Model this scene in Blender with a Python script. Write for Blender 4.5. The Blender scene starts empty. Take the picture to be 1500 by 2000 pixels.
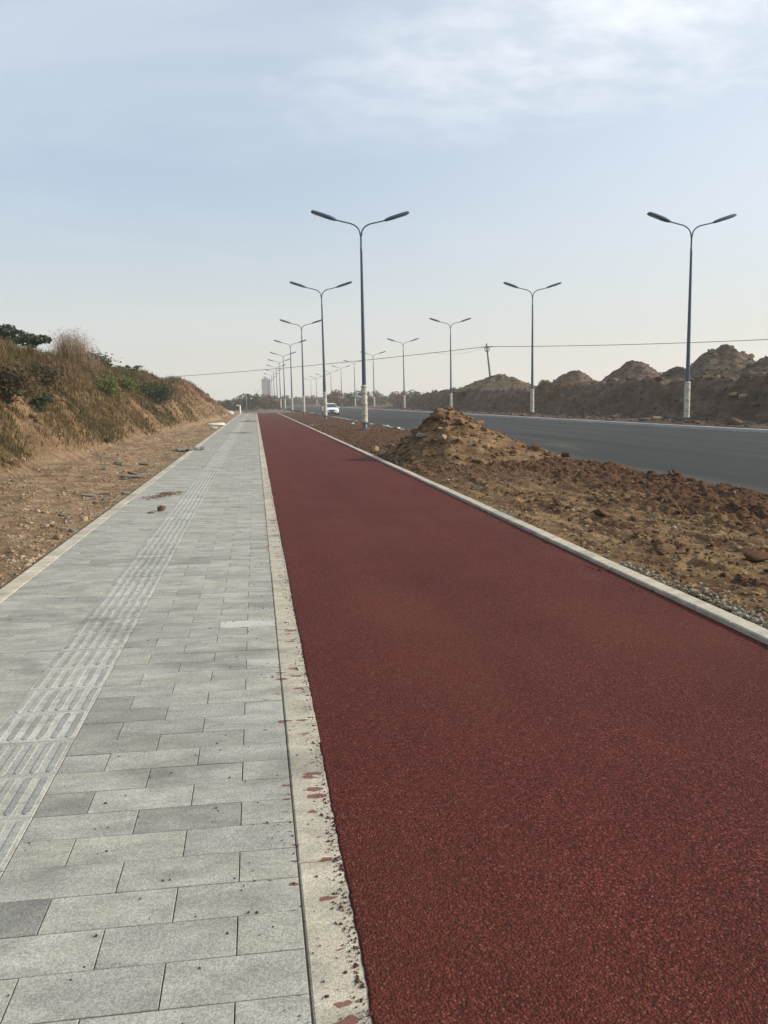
import bpy, math, random
import numpy as np
from mathutils import Matrix, Vector

rng = np.random.default_rng(7)
random.seed(7)
scene = bpy.context.scene
COL = scene.collection

# ------------------------------------------------------------------ camera
F = 1600.0                      # focal length in photo pixels (photo 1500 x 2000)
CAM = np.array([0.0, 0.0, 1.6])
_r = math.radians(1.2)
_cy = np.array([498 - 750, 1000 - 786, -F]); _cy /= np.linalg.norm(_cy)
_s = -(_cy[0] * -math.sin(_r) + _cy[1] * math.cos(_r)) / _cy[2]
_cz = np.array([-math.sin(_r), math.cos(_r), _s]); _cz /= np.linalg.norm(_cz)
_cx = np.cross(_cy, _cz)
cam_data = bpy.data.cameras.new("camera")
cam_data.sensor_fit = 'VERTICAL'
cam_data.sensor_height = 24.0
cam_data.sensor_width = 18.0
cam_data.lens = F / 2000 * 24.0
cam_data.clip_start = 0.05
cam_data.clip_end = 12000
cam = bpy.data.objects.new("camera", cam_data)
COL.objects.link(cam)
m4 = Matrix.Identity(4)
for i, row in enumerate((_cx, _cy, _cz)):
    for j in range(3):
        m4[i][j] = row[j]
m4.translation = Vector(CAM)
cam.matrix_world = m4
scene.camera = cam

# ------------------------------------------------------------------ light
SUN_EL, SUN_AZ = math.radians(27.5), math.radians(97)     # azimuth clockwise from +Y
scene.view_settings.view_transform = 'Standard'
scene.view_settings.look = 'None'
scene.view_settings.gamma = 1.0
scene.view_settings.exposure = 0.9
scene.view_settings.use_curve_mapping = False
scene.cycles.volume_bounces = 1
scene.cycles.max_bounces = 8
scene.cycles.use_denoising = True

sun_data = bpy.data.lights.new("sun", 'SUN')
sun_data.energy = 2.9
sun_data.angle = math.radians(1.8)
sun_data.color = (1.0, 0.90, 0.75)
sun = bpy.data.objects.new("sun", sun_data)
COL.objects.link(sun)
to_sun = Vector((math.sin(SUN_AZ) * math.cos(SUN_EL), math.cos(SUN_AZ) * math.cos(SUN_EL), math.sin(SUN_EL)))
sun.rotation_euler = to_sun.to_track_quat('Z', 'Y').to_euler()


class G:
    """small node-graph helper"""
    def __init__(s, nt):
        s.nt = nt
    def n(s, typ, props=None, **ins):
        nd = s.nt.nodes.new(typ)
        for k, v in (props or {}).items():
            setattr(nd, k, v)
        for k, v in ins.items():
            key = int(k[1:]) if k[0] == 'i' and k[1:].isdigit() else k.replace('_', ' ')
            s.put(nd.inputs[key], v)
        return nd
    def put(s, sock, v):
        if hasattr(v, 'outputs'):
            v = v.outputs[0]
        if hasattr(v, 'is_linked'):
            s.nt.links.new(v, sock)
        else:
            if sock.type == 'RGBA' and len(v) == 3:
                v = (*v, 1)
            sock.default_value = v
    def math(s, op, a, b=0.0, clamp=False):
        return s.n('ShaderNodeMath', {'operation': op, 'use_clamp': clamp}, i0=a, i1=b)
    def mix(s, f, a, b, mode='MIX'):
        nd = s.nt.nodes.new('ShaderNodeMix')
        nd.data_type = 'RGBA'; nd.blend_type = mode; nd.clamp_factor = True
        s.put(nd.inputs[0], f); s.put(nd.inputs[6], a); s.put(nd.inputs[7], b)
        return nd.outputs[2]
    def ramp(s, f, *stops):
        nd = s.nt.nodes.new('ShaderNodeValToRGB')
        e = nd.color_ramp.elements
        while len(e) < len(stops):
            e.new(0.5)
        for el, (p, c) in zip(e, stops):
            el.position = p
            el.color = (c, c, c, 1) if isinstance(c, (int, float)) else (*c, 1)
        s.put(nd.inputs[0], f)
        return nd.outputs[0]
    def step(s, v, a, b):
        nd = s.n('ShaderNodeMapRange', {'interpolation_type': 'SMOOTHSTEP'}, Value=v, From_Min=a, From_Max=b)
        return nd.outputs[0]
    def noise(s, vec, scale, detail=3.0, rough=0.55, dist=0.0):
        return s.n('ShaderNodeTexNoise', None, Vector=vec, Scale=scale, Detail=detail, Roughness=rough, Distortion=dist).outputs[0]
    def scale(s, vec, sx, sy, sz, off=(0, 0, 0)):
        nd = s.n('ShaderNodeMapping', None, Vector=vec)
        nd.inputs['Scale'].default_value = (sx, sy, sz)
        nd.inputs['Location'].default_value = off
        return nd.outputs[0]


world = bpy.data.worlds.new("World")
scene.world = world
world.use_nodes = True
g = G(world.node_tree)
g.nt.nodes.clear()
sky = g.n('ShaderNodeTexSky', {'sky_type': 'NISHITA', 'sun_disc': False, 'sun_elevation': SUN_EL,
                               'sun_rotation': SUN_AZ, 'air_density': 1.0, 'dust_density': 1.6, 'ozone_density': 1.5, 'altitude': 60})
gen = g.n('ShaderNodeTexCoord').outputs['Generated']
sep = g.n('ShaderNodeSeparateXYZ', None, Vector=gen)
dz = g.math('ADD', g.math('MAXIMUM', sep.outputs[2], 0.0), 0.12)
px = g.math('DIVIDE', sep.outputs[0], dz)
py = g.math('DIVIDE', sep.outputs[1], dz)
flat = g.n('ShaderNodeCombineXYZ', None, X=px, Y=py, Z=0.0)
big = g.noise(g.scale(flat, 0.55, 0.55, 1, (1.7, 0.4, 0)), 1.0, 3.0)
fine = g.noise(g.scale(flat, 2.4, 3.0, 1, (0.3, 2.1, 0.0)), 2.6, 6.0, 0.62, 0.2)
side = g.step(g.math('ADD', px, g.math('MULTIPLY', g.math('SUBTRACT', big, 0.5), 2.4)), -0.25, 1.1)     # cloud bank on the sun's side
cl = g.math('MULTIPLY', g.math('MULTIPLY', side, g.step(sep.outputs[2], 0.20, 0.42)), g.math('ADD', 0.5, g.math('MULTIPLY', g.step(fine, 0.32, 0.70), 0.5)))
thin = g.math('MULTIPLY', g.step(g.noise(g.scale(flat, 0.5, 1.0, 1, (4, 1, 0)), 0.8, 5.0, 0.6, 0.4), 0.40, 0.70), 0.32)
cover = g.math('MAXIMUM', g.math('MAXIMUM', cl, thin), g.math('MULTIPLY', g.step(px, -0.3, 2.2), 0.5))
cover = g.math('MULTIPLY', cover, g.step(sep.outputs[2], 0.02, 0.3))
veil = g.mix(0.42, sky.outputs[0], (5.7, 7.1, 8.5))
dusty = g.math('SUBTRACT', 1.0, g.step(sep.outputs[2], 0.0, 0.27))                                   # dust in the low air
veil = g.mix(g.math('MULTIPLY', dusty, 0.62), veil, (6.2, 6.0, 5.4))
skycol = g.mix(g.math('MULTIPLY', cover, 0.85), veil, (8.7, 8.9, 9.2))
bg = g.n('ShaderNodeBackground', None, Color=skycol, Strength=0.069)
g.nt.links.new(bg.outputs[0], g.n('ShaderNodeOutputWorld').inputs[0])


# ------------------------------------------------------------------ numpy helpers
def _hash(ix, iy, seed):
    h = (ix.astype(np.int64) * 374761393 + iy.astype(np.int64) * 668265263 + seed * 1442695041) & 0xffffffff
    h = ((h ^ (h >> 13)) * 1274126177) & 0xffffffff
    h = (h ^ (h >> 16)) & 0xffffffff
    return h / 4294967295.0


def vnoise(x, y, seed=0):
    ix, iy = np.floor(x), np.floor(y)
    fx, fy = x - ix, y - iy
    u, v = fx * fx * fx * (fx * (fx * 6 - 15) + 10), fy * fy * fy * (fy * (fy * 6 - 15) + 10)
    a, b = _hash(ix, iy, seed), _hash(ix + 1, iy, seed)
    c, d = _hash(ix, iy + 1, seed), _hash(ix + 1, iy + 1, seed)
    return (a + (b - a) * u) * (1 - v) + (c + (d - c) * u) * v - 0.5


def fbm(x, y, seed=0, octv=4, gain=0.5, ridged=False):
    x, y = np.broadcast_arrays(np.asarray(x, float), np.asarray(y, float))
    out, a = np.zeros(x.shape), 1.0
    for o in range(octv):
        v = vnoise(x, y, seed + o * 17)
        if ridged:
            v = 0.5 - np.abs(v) * 2
        out += a * v
        ca, sa = math.cos(0.6 + o), math.sin(0.6 + o)
        x, y = (x * ca - y * sa) * 2.03 + 3.1, (x * sa + y * ca) * 2.03 + 1.7
        a *= gain
    return out


def sstep(v, a, b):
    t = np.clip((v - a) / (b - a), 0, 1)
    return t * t * (3 - 2 * t)


def add_mesh(name, V, faces, mat=None, parent=None, smooth=False, **props):
    """link one mesh object; faces is an (n,3) / (n,4) array or a list of index tuples"""
    me = bpy.data.meshes.new(name)
    V = np.asarray(V, dtype=np.float32)
    if isinstance(faces, np.ndarray):
        n, k = faces.shape
        me.vertices.add(len(V)); me.vertices.foreach_set('co', V.ravel())
        me.loops.add(n * k); me.loops.foreach_set('vertex_index', faces.astype(np.int32).ravel())
        me.polygons.add(n)
        me.polygons.foreach_set('loop_start', np.arange(0, n * k, k, dtype=np.int32))
        me.polygons.foreach_set('loop_total', np.full(n, k, dtype=np.int32))
        me.update(calc_edges=True)
    else:
        me.from_pydata([tuple(v) for v in V], [], [tuple(f) for f in faces])
        me.update()
    if smooth:
        me.polygons.foreach_set('use_smooth', np.ones(len(me.polygons), dtype=bool))
    if mat is not None:
        me.materials.append(mat)
    return add_obj(name, me, parent, **props)


def add_obj(name, data, parent=None, loc=None, rot=None, **props):
    o = bpy.data.objects.new(name, data)
    COL.objects.link(o)
    if parent is not None:
        o.parent = parent
    if loc is not None:
        o.location = loc
    if rot is not None:
        o.rotation_euler = rot
    for k, v in props.items():
        o[k] = v
    return o


def empty(name, loc, label, category, group=None, rz=0.0):
    o = add_obj(name, None, None, loc, (0, 0, rz), label=label, category=category)
    o.empty_display_size = 0.2
    if group:
        o['group'] = group
    return o


def copy_tree(o, parent=None):
    c = o.copy()
    COL.objects.link(c)
    c.parent = parent
    for ch in o.children:
        copy_tree(ch, c)
    return c


class MB:
    """collects pieces into one mesh"""
    def __init__(s):
        s.V, s.F, s.k = [], [], 0
    def add(s, V, Fc):
        V = np.asarray(V, float)
        s.F += [tuple(int(i) + s.k for i in f) for f in Fc]
        s.V.append(V); s.k += len(V)
        return s
    def box(s, c, d, rz=0.0, taper=1.0):
        x, y, z = np.array(d) / 2
        V = np.array([[-x, -y, -z], [x, -y, -z], [x, y, -z], [-x, y, -z],
                      [-x * taper, -y * taper, z], [x * taper, -y * taper, z], [x * taper, y * taper, z], [-x * taper, y * taper, z]])
        ca, sa = math.cos(rz), math.sin(rz)
        V = np.stack([V[:, 0] * ca - V[:, 1] * sa, V[:, 0] * sa + V[:, 1] * ca, V[:, 2]], 1) + np.array(c)
        return s.add(V, [(3, 2, 1, 0), (4, 5, 6, 7), (0, 1, 5, 4), (1, 2, 6, 5), (2, 3, 7, 6), (3, 0, 4, 7)])
    def loft(s, rings, cap=True):
        n = len(rings[0])
        V = np.concatenate(rings)
        Fc = []
        for i in range(len(rings) - 1):
            for j in range(n):
                k = (j + 1) % n
                Fc.append((i * n + j, i * n + k, (i + 1) * n + k, (i + 1) * n + j))
        if cap:
            Fc.append(tuple(range(n - 1, -1, -1)))
            Fc.append(tuple((len(rings) - 1) * n + j for j in range(n)))
        return s.add(V, Fc)
    def lathe(s, prof, n=14, c=(0, 0, 0)):
        a = np.linspace(0, 2 * math.pi, n, endpoint=False)
        return s.loft([np.stack([r * np.cos(a), r * np.sin(a), np.full(n, z)], 1) + np.array(c) for r, z in prof])
    def tube(s, path, rad, n=8):
        P = np.asarray(path, float)
        R = np.broadcast_to(np.asarray(rad, float), (len(P),))
        a = np.linspace(0, 2 * math.pi, n, endpoint=False)
        T = np.gradient(P, axis=0)
        rings = []
        up = np.array([0, 0, 1.0]) if abs(T[0][2]) < 0.9 * np.linalg.norm(T[0]) else np.array([0, 1.0, 0])
        for p, t, r in zip(P, T, R):
            t = t / (np.linalg.norm(t) + 1e-9)
            u = up - t * np.dot(up, t); u /= np.linalg.norm(u) + 1e-9
            w = np.cross(t, u); up = u
            rings.append(p + r * (np.cos(a)[:, None] * u + np.sin(a)[:, None] * w))
        return s.loft(rings)
    def build(s, name, mat, parent=None, smooth=False, **props):
        return add_mesh(name, np.concatenate(s.V), s.F, mat, parent, smooth, **props)


def ico(sub):
    import bmesh
    bm = bmesh.new()
    bmesh.ops.create_icosphere(bm, subdivisions=sub, radius=1.0)
    V = np.array([v.co[:] for v in bm.verts]); Fc = np.array([[v.index for v in f.verts] for f in bm.faces])
    bm.free()
    return V, Fc


ICO = {k: ico(k) for k in (1, 2, 3)}


def rock_shape(seed, sub=2, rough=0.25, planes=9, squash=(1, 1, 0.75)):
    """an angular stone: the hull of a few random points"""
    import bmesh
    r = np.random.default_rng(seed)
    n = 11 if sub == 1 else 17
    P = r.uniform(-1, 1, (n, 3))
    P /= (np.abs(P) ** 3.2).sum(1)[:, None] ** (1 / 3.2)
    P *= r.uniform(0.78, 1.0, (n, 1))
    bm = bmesh.new()
    for p in P:
        bm.verts.new(p)
    bmesh.ops.convex_hull(bm, input=bm.verts)
    bmesh.ops.delete(bm, geom=[v for v in bm.verts if not v.link_faces], context='VERTS')
    if sub > 1:
        bmesh.ops.bevel(bm, geom=bm.edges[:], offset=0.07, segments=1, affect='EDGES')
        bmesh.ops.triangulate(bm, faces=bm.faces[:])
    bm.verts.index_update()
    V = np.array([v.co[:] for v in bm.verts]); Fc = np.array([[v.index for v in f.verts] for f in bm.faces])
    bm.free()
    return V * np.array(squash), Fc


def scatter_rocks(P, S, seed, sub=1, variants=12, flat=(0.5, 1.0)):
    """many stones joined into one mesh: positions P (n,3), sizes S (n,)"""
    r = np.random.default_rng(seed)
    shapes = [rock_shape(seed + i, sub, 0.35, 7) for i in range(variants)]
    Vs, Fs, k = [], [], 0
    for i in range(variants):
        idx = np.arange(i, len(P), variants)
        if not len(idx):
            continue
        V0, F0 = shapes[i]
        a = r.uniform(0, 6.283, len(idx)); b = r.uniform(-0.6, 0.6, len(idx))
        sc = S[idx, None] * r.uniform(0.7, 1.3, (len(idx), 3)) * np.stack([np.ones(len(idx)), np.ones(len(idx)), r.uniform(*flat, len(idx))], 1)
        V = V0[None] * sc[:, None, :]
        cb, sb = np.cos(b)[:, None], np.sin(b)[:, None]
        y, z = V[..., 1] * cb - V[..., 2] * sb, V[..., 1] * sb + V[..., 2] * cb
        x = V[..., 0]
        ca, sa = np.cos(a)[:, None], np.sin(a)[:, None]
        V = np.stack([x * ca - y * sa, x * sa + y * ca, z], -1) + P[idx][:, None, :]
        n = len(V0)
        Vs.append(V.reshape(-1, 3))
        Fs.append((F0[None] + (np.arange(len(idx)) * n)[:, None, None] + k).reshape(-1, 3))
        k += n * len(idx)
    return np.concatenate(Vs), np.concatenate(Fs)


def grid_faces(nx, ny):
    i = np.arange(nx * ny).reshape(ny, nx)
    return np.stack([i[:-1, :-1], i[:-1, 1:], i[1:, 1:], i[1:, :-1]], -1).reshape(-1, 4)


def height_sheet(name, xs, ys, fz, mat, parent=None, smooth=True, **props):
    X, Y = np.meshgrid(xs, ys)
    Z = fz(X, Y)
    return add_mesh(name, np.stack([X, Y, Z], -1).reshape(-1, 3), grid_faces(len(xs), len(ys)), mat, parent, smooth, **props)


def geo(a, b, first, ratio):
    """coordinates from a to b whose step grows with distance"""
    out, v = [a], a
    while v < b:
        v += max(first, v * ratio)
        out.append(min(v, b))
    return np.array(out)


def leaf_cloud(C, size, seed, aspect=0.5, droop=0.3):
    """one folded quad leaf per centre"""
    r = np.random.default_rng(seed)
    n = len(C)
    d = r.normal(size=(n, 3)); d[:, 2] = d[:, 2] * 0.6 - droop
    d /= np.linalg.norm(d, axis=1)[:, None]
    w = np.cross(d, r.normal(size=(n, 3))); w /= np.linalg.norm(w, axis=1)[:, None] + 1e-9
    s = (size * r.uniform(0.6, 1.35, n))[:, None]
    V = np.stack([C - d * s * 0.5, C + w * s * aspect * 0.5, C + d * s * 0.5, C - w * s * aspect * 0.5], 1)
    return V.reshape(-1, 3), np.arange(4 * n).reshape(n, 4)


def blades(P, L, W, lean, seed, bend=0.5):
    """grass blades: base points P, lengths L, widths W; each a bent three-vertex-pair strip"""
    r = np.random.default_rng(seed)
    n = len(P)
    a = r.uniform(0, 6.283, n)
    d = np.stack([np.cos(a), np.sin(a), np.zeros(n)], 1)
    side = np.stack([-np.sin(a), np.cos(a), np.zeros(n)], 1)
    up = np.array([0, 0, 1.0])
    out = d * (lean * r.uniform(0.2, 1.0, n))[:, None]
    mid = P + (up * 0.55 + out * 0.35) * L[:, None]
    tip = P + (up * (1 - 0.25 * bend) + out * 1.0) * L[:, None]
    w = (side * W[:, None]) * 0.5
    V = np.stack([P - w, P + w, mid + w * 0.8, mid - w * 0.8, tip], 1).reshape(-1, 3)
    k = (np.arange(n) * 5)[:, None]
    Fc = np.concatenate([k + np.array([[0, 1, 2]]), k + np.array([[0, 2, 3]]), k + np.array([[3, 2, 4]])])
    return V, Fc


def at(pxx, pyy, Y):
    """the point at distance Y along the street seen at a photo pixel (used to set real positions)"""
    r = np.array([_cx, _cy, _cz]) @ np.array([pxx - 750, 1000 - pyy, -F], float)
    return CAM + r * Y / r[1]


# ------------------------------------------------------------------ materials
def material(name, rough=0.85, spec=0.3):
    m = bpy.data.materials.new(name)
    m.use_nodes = True
    g = G(m.node_tree)
    b = m.node_tree.nodes['Principled BSDF']
    b.inputs['Roughness'].default_value = rough
    b.inputs['Specular IOR Level'].default_value = spec
    pos = g.n('ShaderNodeNewGeometry').outputs['Position']
    return m, g, b, pos


def bump(g, b, h, strength, dist):
    g.put(b.inputs['Normal'], g.n('ShaderNodeBump', None, Strength=strength, Distance=dist, Height=h))


def rand_piece(g):
    """one random number for each object or loose piece"""
    a = g.n('ShaderNodeObjectInfo').outputs['Random']
    i = g.n('ShaderNodeNewGeometry').outputs['Random Per Island']
    return g.math('FRACT', g.math('ADD', a, i))


def speckled(name, cols, scale, rough=0.85, bump_d=0.01, spec=0.3, extra=None):
    """noise-mixed surface: cols = list of (stop, rgb)"""
    m, g, b, pos = material(name, rough, spec)
    n1 = g.noise(pos, scale, 6.0, 0.65)
    c = g.ramp(n1, *cols)
    n2 = g.noise(pos, scale * 9, 4.0, 0.7)
    c = g.mix(0.5, c, g.ramp(n2, (0.3, 0.25), (0.7, 0.75)), 'OVERLAY')
    if extra:
        c = extra(g, pos, c)
    g.put(b.inputs['Base Color'], c)
    bump(g, b, n2, 0.6, bump_d)
    return m


def red_stains(g, pos, c):
    """red binder splashed over the edge of the track, densest near the track"""
    sp = g.n('ShaderNodeSeparateXYZ', None, Vector=pos)
    wob = g.n('ShaderNodeVectorMath', {'operation': 'SCALE'}, i0=g.n('ShaderNodeTexNoise', None, Vector=pos, Scale=34.0, Detail=3.0).outputs['Color'])
    wob.inputs['Scale'].default_value = 0.035
    v = g.scale(g.n('ShaderNodeVectorMath', {'operation': 'ADD'}, i0=pos, i1=wob), 10, 24, 0.01)
    vo = g.n('ShaderNodeTexVoronoi', {'voronoi_dimensions': '2D'}, Vector=v, Scale=1.0)
    rnd = g.n('ShaderNodeSeparateXYZ', None, Vector=vo.outputs['Color'])
    patch = g.noise(g.scale(pos, 1.0, 2.2, 1, (3, 0.6, 0)), 1.0, 1.0)
    near = g.step(sp.outputs[0], -0.10, 0.12)
    rad = g.math('MULTIPLY', g.math('SUBTRACT', rnd.outputs[0], 0.52), g.math('MULTIPLY', near, g.math('ADD', 0.25, g.math('MULTIPLY', g.step(patch, 0.4, 0.62), 0.85))))
    f = g.step(g.math('SUBTRACT', rad, vo.outputs['Distance']), -0.02, 0.05)
    return g.mix(g.math('MULTIPLY', f, 0.85), c, (0.14, 0.036, 0.026))


def paver_material(name, base, stains=True, warm=0.0):
    m, g, b, pos = material(name, 0.75, 0.35)
    r = rand_piece(g)
    tone = g.ramp(r, (0.0, tuple(v * 0.80 for v in base)), (0.10, tuple(v * 0.95 for v in base)), (0.5, base),
                  (0.8, (base[0] * 1.02, base[1] * 1.02, base[2] * 0.97)), (1.0, tuple(v * 1.14 for v in base)))
    off = g.n('ShaderNodeVectorMath', {'operation': 'ADD'}, i0=pos, i1=g.n('ShaderNodeCombineXYZ', None, X=g.math('MULTIPLY', r, 37.0), Y=g.math('MULTIPLY', r, 91.0), Z=0.0))
    grain = g.n('ShaderNodeTexVoronoi', None, Vector=pos, Scale=230.0).outputs['Color']
    bw = g.n('ShaderNodeRGBToBW', None, Color=grain)
    c = g.mix(0.34, tone, g.ramp(bw, (0.25, 0.14), (0.75, 0.82)), 'OVERLAY')
    cloud = g.noise(g.scale(off, 0.7, 1.5, 1), 5.0, 6.0, 0.65, 0.4)
    c = g.mix(0.7, c, g.ramp(cloud, (0.3, 0.30), (0.7, 0.70)), 'OVERLAY')
    c = g.mix(g.math('MULTIPLY', g.step(g.noise(g.scale(off, 2.2, 3.4, 1), 1.6, 3.0), 0.56, 0.72), 0.22), c, (0.30, 0.28, 0.20))
    c = g.mix(g.math('MULTIPLY', g.step(g.noise(g.scale(off, 5, 9, 1), 1.0, 5.0, 0.65), 0.66, 0.74), 0.45), c, (0.58, 0.58, 0.55))
    dark = g.step(g.noise(g.scale(pos, 1.2, 1.8, 1, (7, 3.3, 0)), 1.0, 5.0, 0.62), 0.53, 0.70)
    c = g.mix(g.math('MULTIPLY', dark, 0.5), c, (0.12, 0.115, 0.10))
    if stains:
        c = red_stains(g, pos, c)
    g.put(b.inputs['Base Color'], c)
    bump(g, b, g.math('ADD', bw, g.math('MULTIPLY', cloud, 2.0)), 0.5, 0.0022)
    return m


M = {}
M['paver'] = paver_material('grey_granite_paver', (0.315, 0.308, 0.273))
M['tactile'] = paver_material('pale_granite_tactile', (0.365, 0.36, 0.325), stains=False)
M['tactile_bar'] = paver_material('tactile_bar_grey', (0.305, 0.305, 0.282), stains=False)
M['border'] = paver_material('beige_concrete_border', (0.40, 0.365, 0.29))
M['kerb'] = paver_material('pale_concrete_kerb', (0.43, 0.385, 0.31), stains=False)
M['bedding'] = speckled('paver_bedding', [(0.3, (0.06, 0.055, 0.045)), (0.7, (0.11, 0.10, 0.08))], 20)
M['road_kerb'] = speckled('road_kerb_stone', [(0.3, (0.40, 0.40, 0.39)), (0.7, (0.55, 0.55, 0.53))], 3)


def track_material():
    m, g, b, pos = material('red_asphalt', 0.78, 0.10)
    vo = g.n('ShaderNodeTexVoronoi', None, Vector=pos, Scale=118.0)
    v2 = g.n('ShaderNodeTexVoronoi', None, Vector=pos, Scale=190.0)
    bw = g.n('ShaderNodeRGBToBW', None, Color=vo.outputs['Color'])
    c = g.ramp(bw, (0.1, (0.058, 0.012, 0.009)), (0.45, (0.112, 0.022, 0.016)), (0.75, (0.145, 0.034, 0.026)), (0.95, (0.235, 0.082, 0.062)))
    gap = g.step(vo.outputs['Distance'], 0.35, 0.75)
    c = g.mix(g.math('MULTIPLY', gap, 0.75), c, (0.026, 0.010, 0.009))
    cloud = g.noise(pos, 0.9, 4.0, 0.55)
    c = g.mix(0.30, c, g.ramp(cloud, (0.3, 0.3), (0.7, 0.7)), 'OVERLAY')
    c = g.mix(g.math('MULTIPLY', g.step(g.noise(g.scale(pos, 0.5, 0.22, 1, (2, 5, 0)), 1.0, 4.0, 0.6), 0.45, 0.68), 0.35), c, (0.11, 0.037, 0.021))
    dust = g.step(g.noise(g.scale(pos, 0.8, 0.3, 1, (9, 2, 0)), 1.0, 6.0, 0.7), 0.58, 0.85)
    c = g.mix(g.math('MULTIPLY', dust, 0.16), c, (0.24, 0.15, 0.11))
    lanes = g.noise(g.scale(pos, 1.6, 0.04, 1), 1.0, 2.0)
    c = g.mix(0.18, c, g.ramp(lanes, (0.35, 0.3), (0.65, 0.7)), 'OVERLAY')
    g.put(b.inputs['Base Color'], c)
    h = g.math('SUBTRACT', g.math('MULTIPLY', bw, 0.8), g.math('ADD', vo.outputs['Distance'], g.math('MULTIPLY', v2.outputs['Distance'], 0.4)))
    bump(g, b, h, 0.75, 0.0055)
    return m


M['track'] = track_material()
M['crumb'] = speckled('red_asphalt_crumb', [(0.3, (0.05, 0.018, 0.016)), (0.7, (0.14, 0.05, 0.045))], 60)


def road_material():
    m, g, b, pos = material('grey_asphalt', 0.85, 0.16)
    n = g.noise(g.scale(pos, 0.9, 0.035, 1), 1.0, 4.0, 0.6)
    c = g.ramp(n, (0.3, (0.024, 0.026, 0.026)), (0.55, (0.036, 0.038, 0.037)), (0.72, (0.060, 0.060, 0.056)))
    c = g.mix(0.5, c, g.ramp(g.noise(pos, 60, 3.0, 0.7), (0.3, 0.3), (0.7, 0.7)), 'OVERLAY')
    dust = g.step(g.noise(g.scale(pos, 0.5, 0.08, 1, (3, 1, 0)), 1.0, 5.0, 0.65), 0.60, 0.75)
    c = g.mix(g.math('MULTIPLY', dust, 0.55), c, (0.12, 0.105, 0.08))
    rx = g.n('ShaderNodeSeparateXYZ', None, Vector=pos).outputs[0]
    rim = g.math('ADD', g.math('SUBTRACT', 1.0, g.step(rx, 8.2, 9.8)), g.step(rx, 21.2, 22.3))
    mud = g.math('MULTIPLY', rim, g.step(g.noise(g.scale(pos, 1.2, 0.4, 1), 1.0, 6.0, 0.7), 0.42, 0.66))
    c = g.mix(g.math('MULTIPLY', mud, 0.7), c, (0.13, 0.09, 0.06))
    g.put(b.inputs['Base Color'], c)
    bump(g, b, g.noise(pos, 70, 3.0, 0.7), 0.5, 0.006)
    return m


M['road'] = road_material()


def soil_material():
    m, g, b, pos = material('turned_soil', 0.95, 0.15)
    sp = g.n('ShaderNodeSeparateXYZ', None, Vector=pos)
    wob = g.math('MULTIPLY', g.math('SUBTRACT', g.noise(pos, 0.7, 3.0), 0.5), 1.6)
    xx = g.math('ADD', sp.outputs[0], wob)
    tan = g.math('SUBTRACT', 1.0, g.step(xx, 5.2, 6.0))
    tan = g.math('MULTIPLY', tan, g.math('SUBTRACT', 1.0, g.step(sp.outputs[1], 11.0, 20.0)))
    patch = g.step(g.noise(g.scale(pos, 1.3, 0.7, 1), 1.3, 5.0, 0.6), 0.36, 0.60)
    tan = g.math('MULTIPLY', tan, patch)
    n = g.noise(pos, 5.0, 7.0, 0.68)
    dark = g.ramp(n, (0.28, (0.046, 0.022, 0.011)), (0.5, (0.092, 0.046, 0.024)), (0.72, (0.155, 0.086, 0.045)))
    light = g.ramp(n, (0.28, (0.115, 0.066, 0.030)), (0.5, (0.22, 0.138, 0.066)), (0.72, (0.34, 0.232, 0.122)))
    c = g.mix(tan, dark, light)
    chips = g.step(g.noise(pos, 34, 2.0), 0.68, 0.73)
    c = g.mix(g.math('MULTIPLY', chips, 0.5), c, (0.30, 0.24, 0.16))
    g.put(b.inputs['Base Color'], c)
    n2 = g.noise(pos, 26, 6.0, 0.75)
    bump(g, b, n2, 0.9, 0.03)
    return m


M['soil'] = soil_material()
M['clod'] = speckled('soil_clod', [(0.3, (0.058, 0.029, 0.015)), (0.55, (0.105, 0.054, 0.029)), (0.75, (0.17, 0.10, 0.054))], 3.0, 0.95, 0.01, 0.15)
M['tan_clod'] = speckled('dry_tan_clod', [(0.3, (0.12, 0.075, 0.04)), (0.7, (0.27, 0.185, 0.10))], 3.0, 0.95, 0.01, 0.15)
M['mound'] = speckled('mound_earth', [(0.3, (0.06, 0.032, 0.016)), (0.47, (0.14, 0.082, 0.041)), (0.6, (0.22, 0.14, 0.074)), (0.75, (0.33, 0.23, 0.135))], 3.0, 0.95, 0.02, 0.15)
M['verge_stone'] = speckled('verge_stone', [(0.3, (0.16, 0.10, 0.06)), (0.5, (0.27, 0.19, 0.115)), (0.7, (0.44, 0.36, 0.26))], 1.5, 0.95, 0.01, 0.15)
M['stone'] = speckled('grey_stone', [(0.3, (0.15, 0.135, 0.105)), (0.7, (0.34, 0.305, 0.24))], 12, 0.9, 0.005)
M['slate'] = speckled('grey_slate', [(0.3, (0.115, 0.105, 0.085)), (0.7, (0.23, 0.215, 0.175))], 6, 0.92, 0.005, 0.12)
M['tan_stone'] = speckled('tan_stone', [(0.3, (0.22, 0.14, 0.075)), (0.7, (0.36, 0.25, 0.14))], 5, 0.9, 0.01)
M['brown_stone'] = speckled('brown_stone', [(0.3, (0.10, 0.05, 0.035)), (0.7, (0.19, 0.105, 0.075))], 12, 0.9, 0.005)
M['white_chip'] = speckled('white_chip', [(0.3, (0.5, 0.48, 0.43)), (0.7, (0.68, 0.66, 0.60))], 12)
M['spoil'] = speckled('spoil_earth', [(0.3, (0.045, 0.03, 0.021)), (0.5, (0.10, 0.07, 0.048)), (0.66, (0.165, 0.12, 0.085)), (0.78, (0.30, 0.24, 0.185))], 1.6, 0.95, 0.05, 0.15)
M['green_spoil'] = speckled('weedy_spoil_earth', [(0.3, (0.05, 0.04, 0.026)), (0.5, (0.085, 0.069, 0.043)), (0.72, (0.15, 0.11, 0.07))], 0.9, 0.95, 0.05, 0.15)


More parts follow.
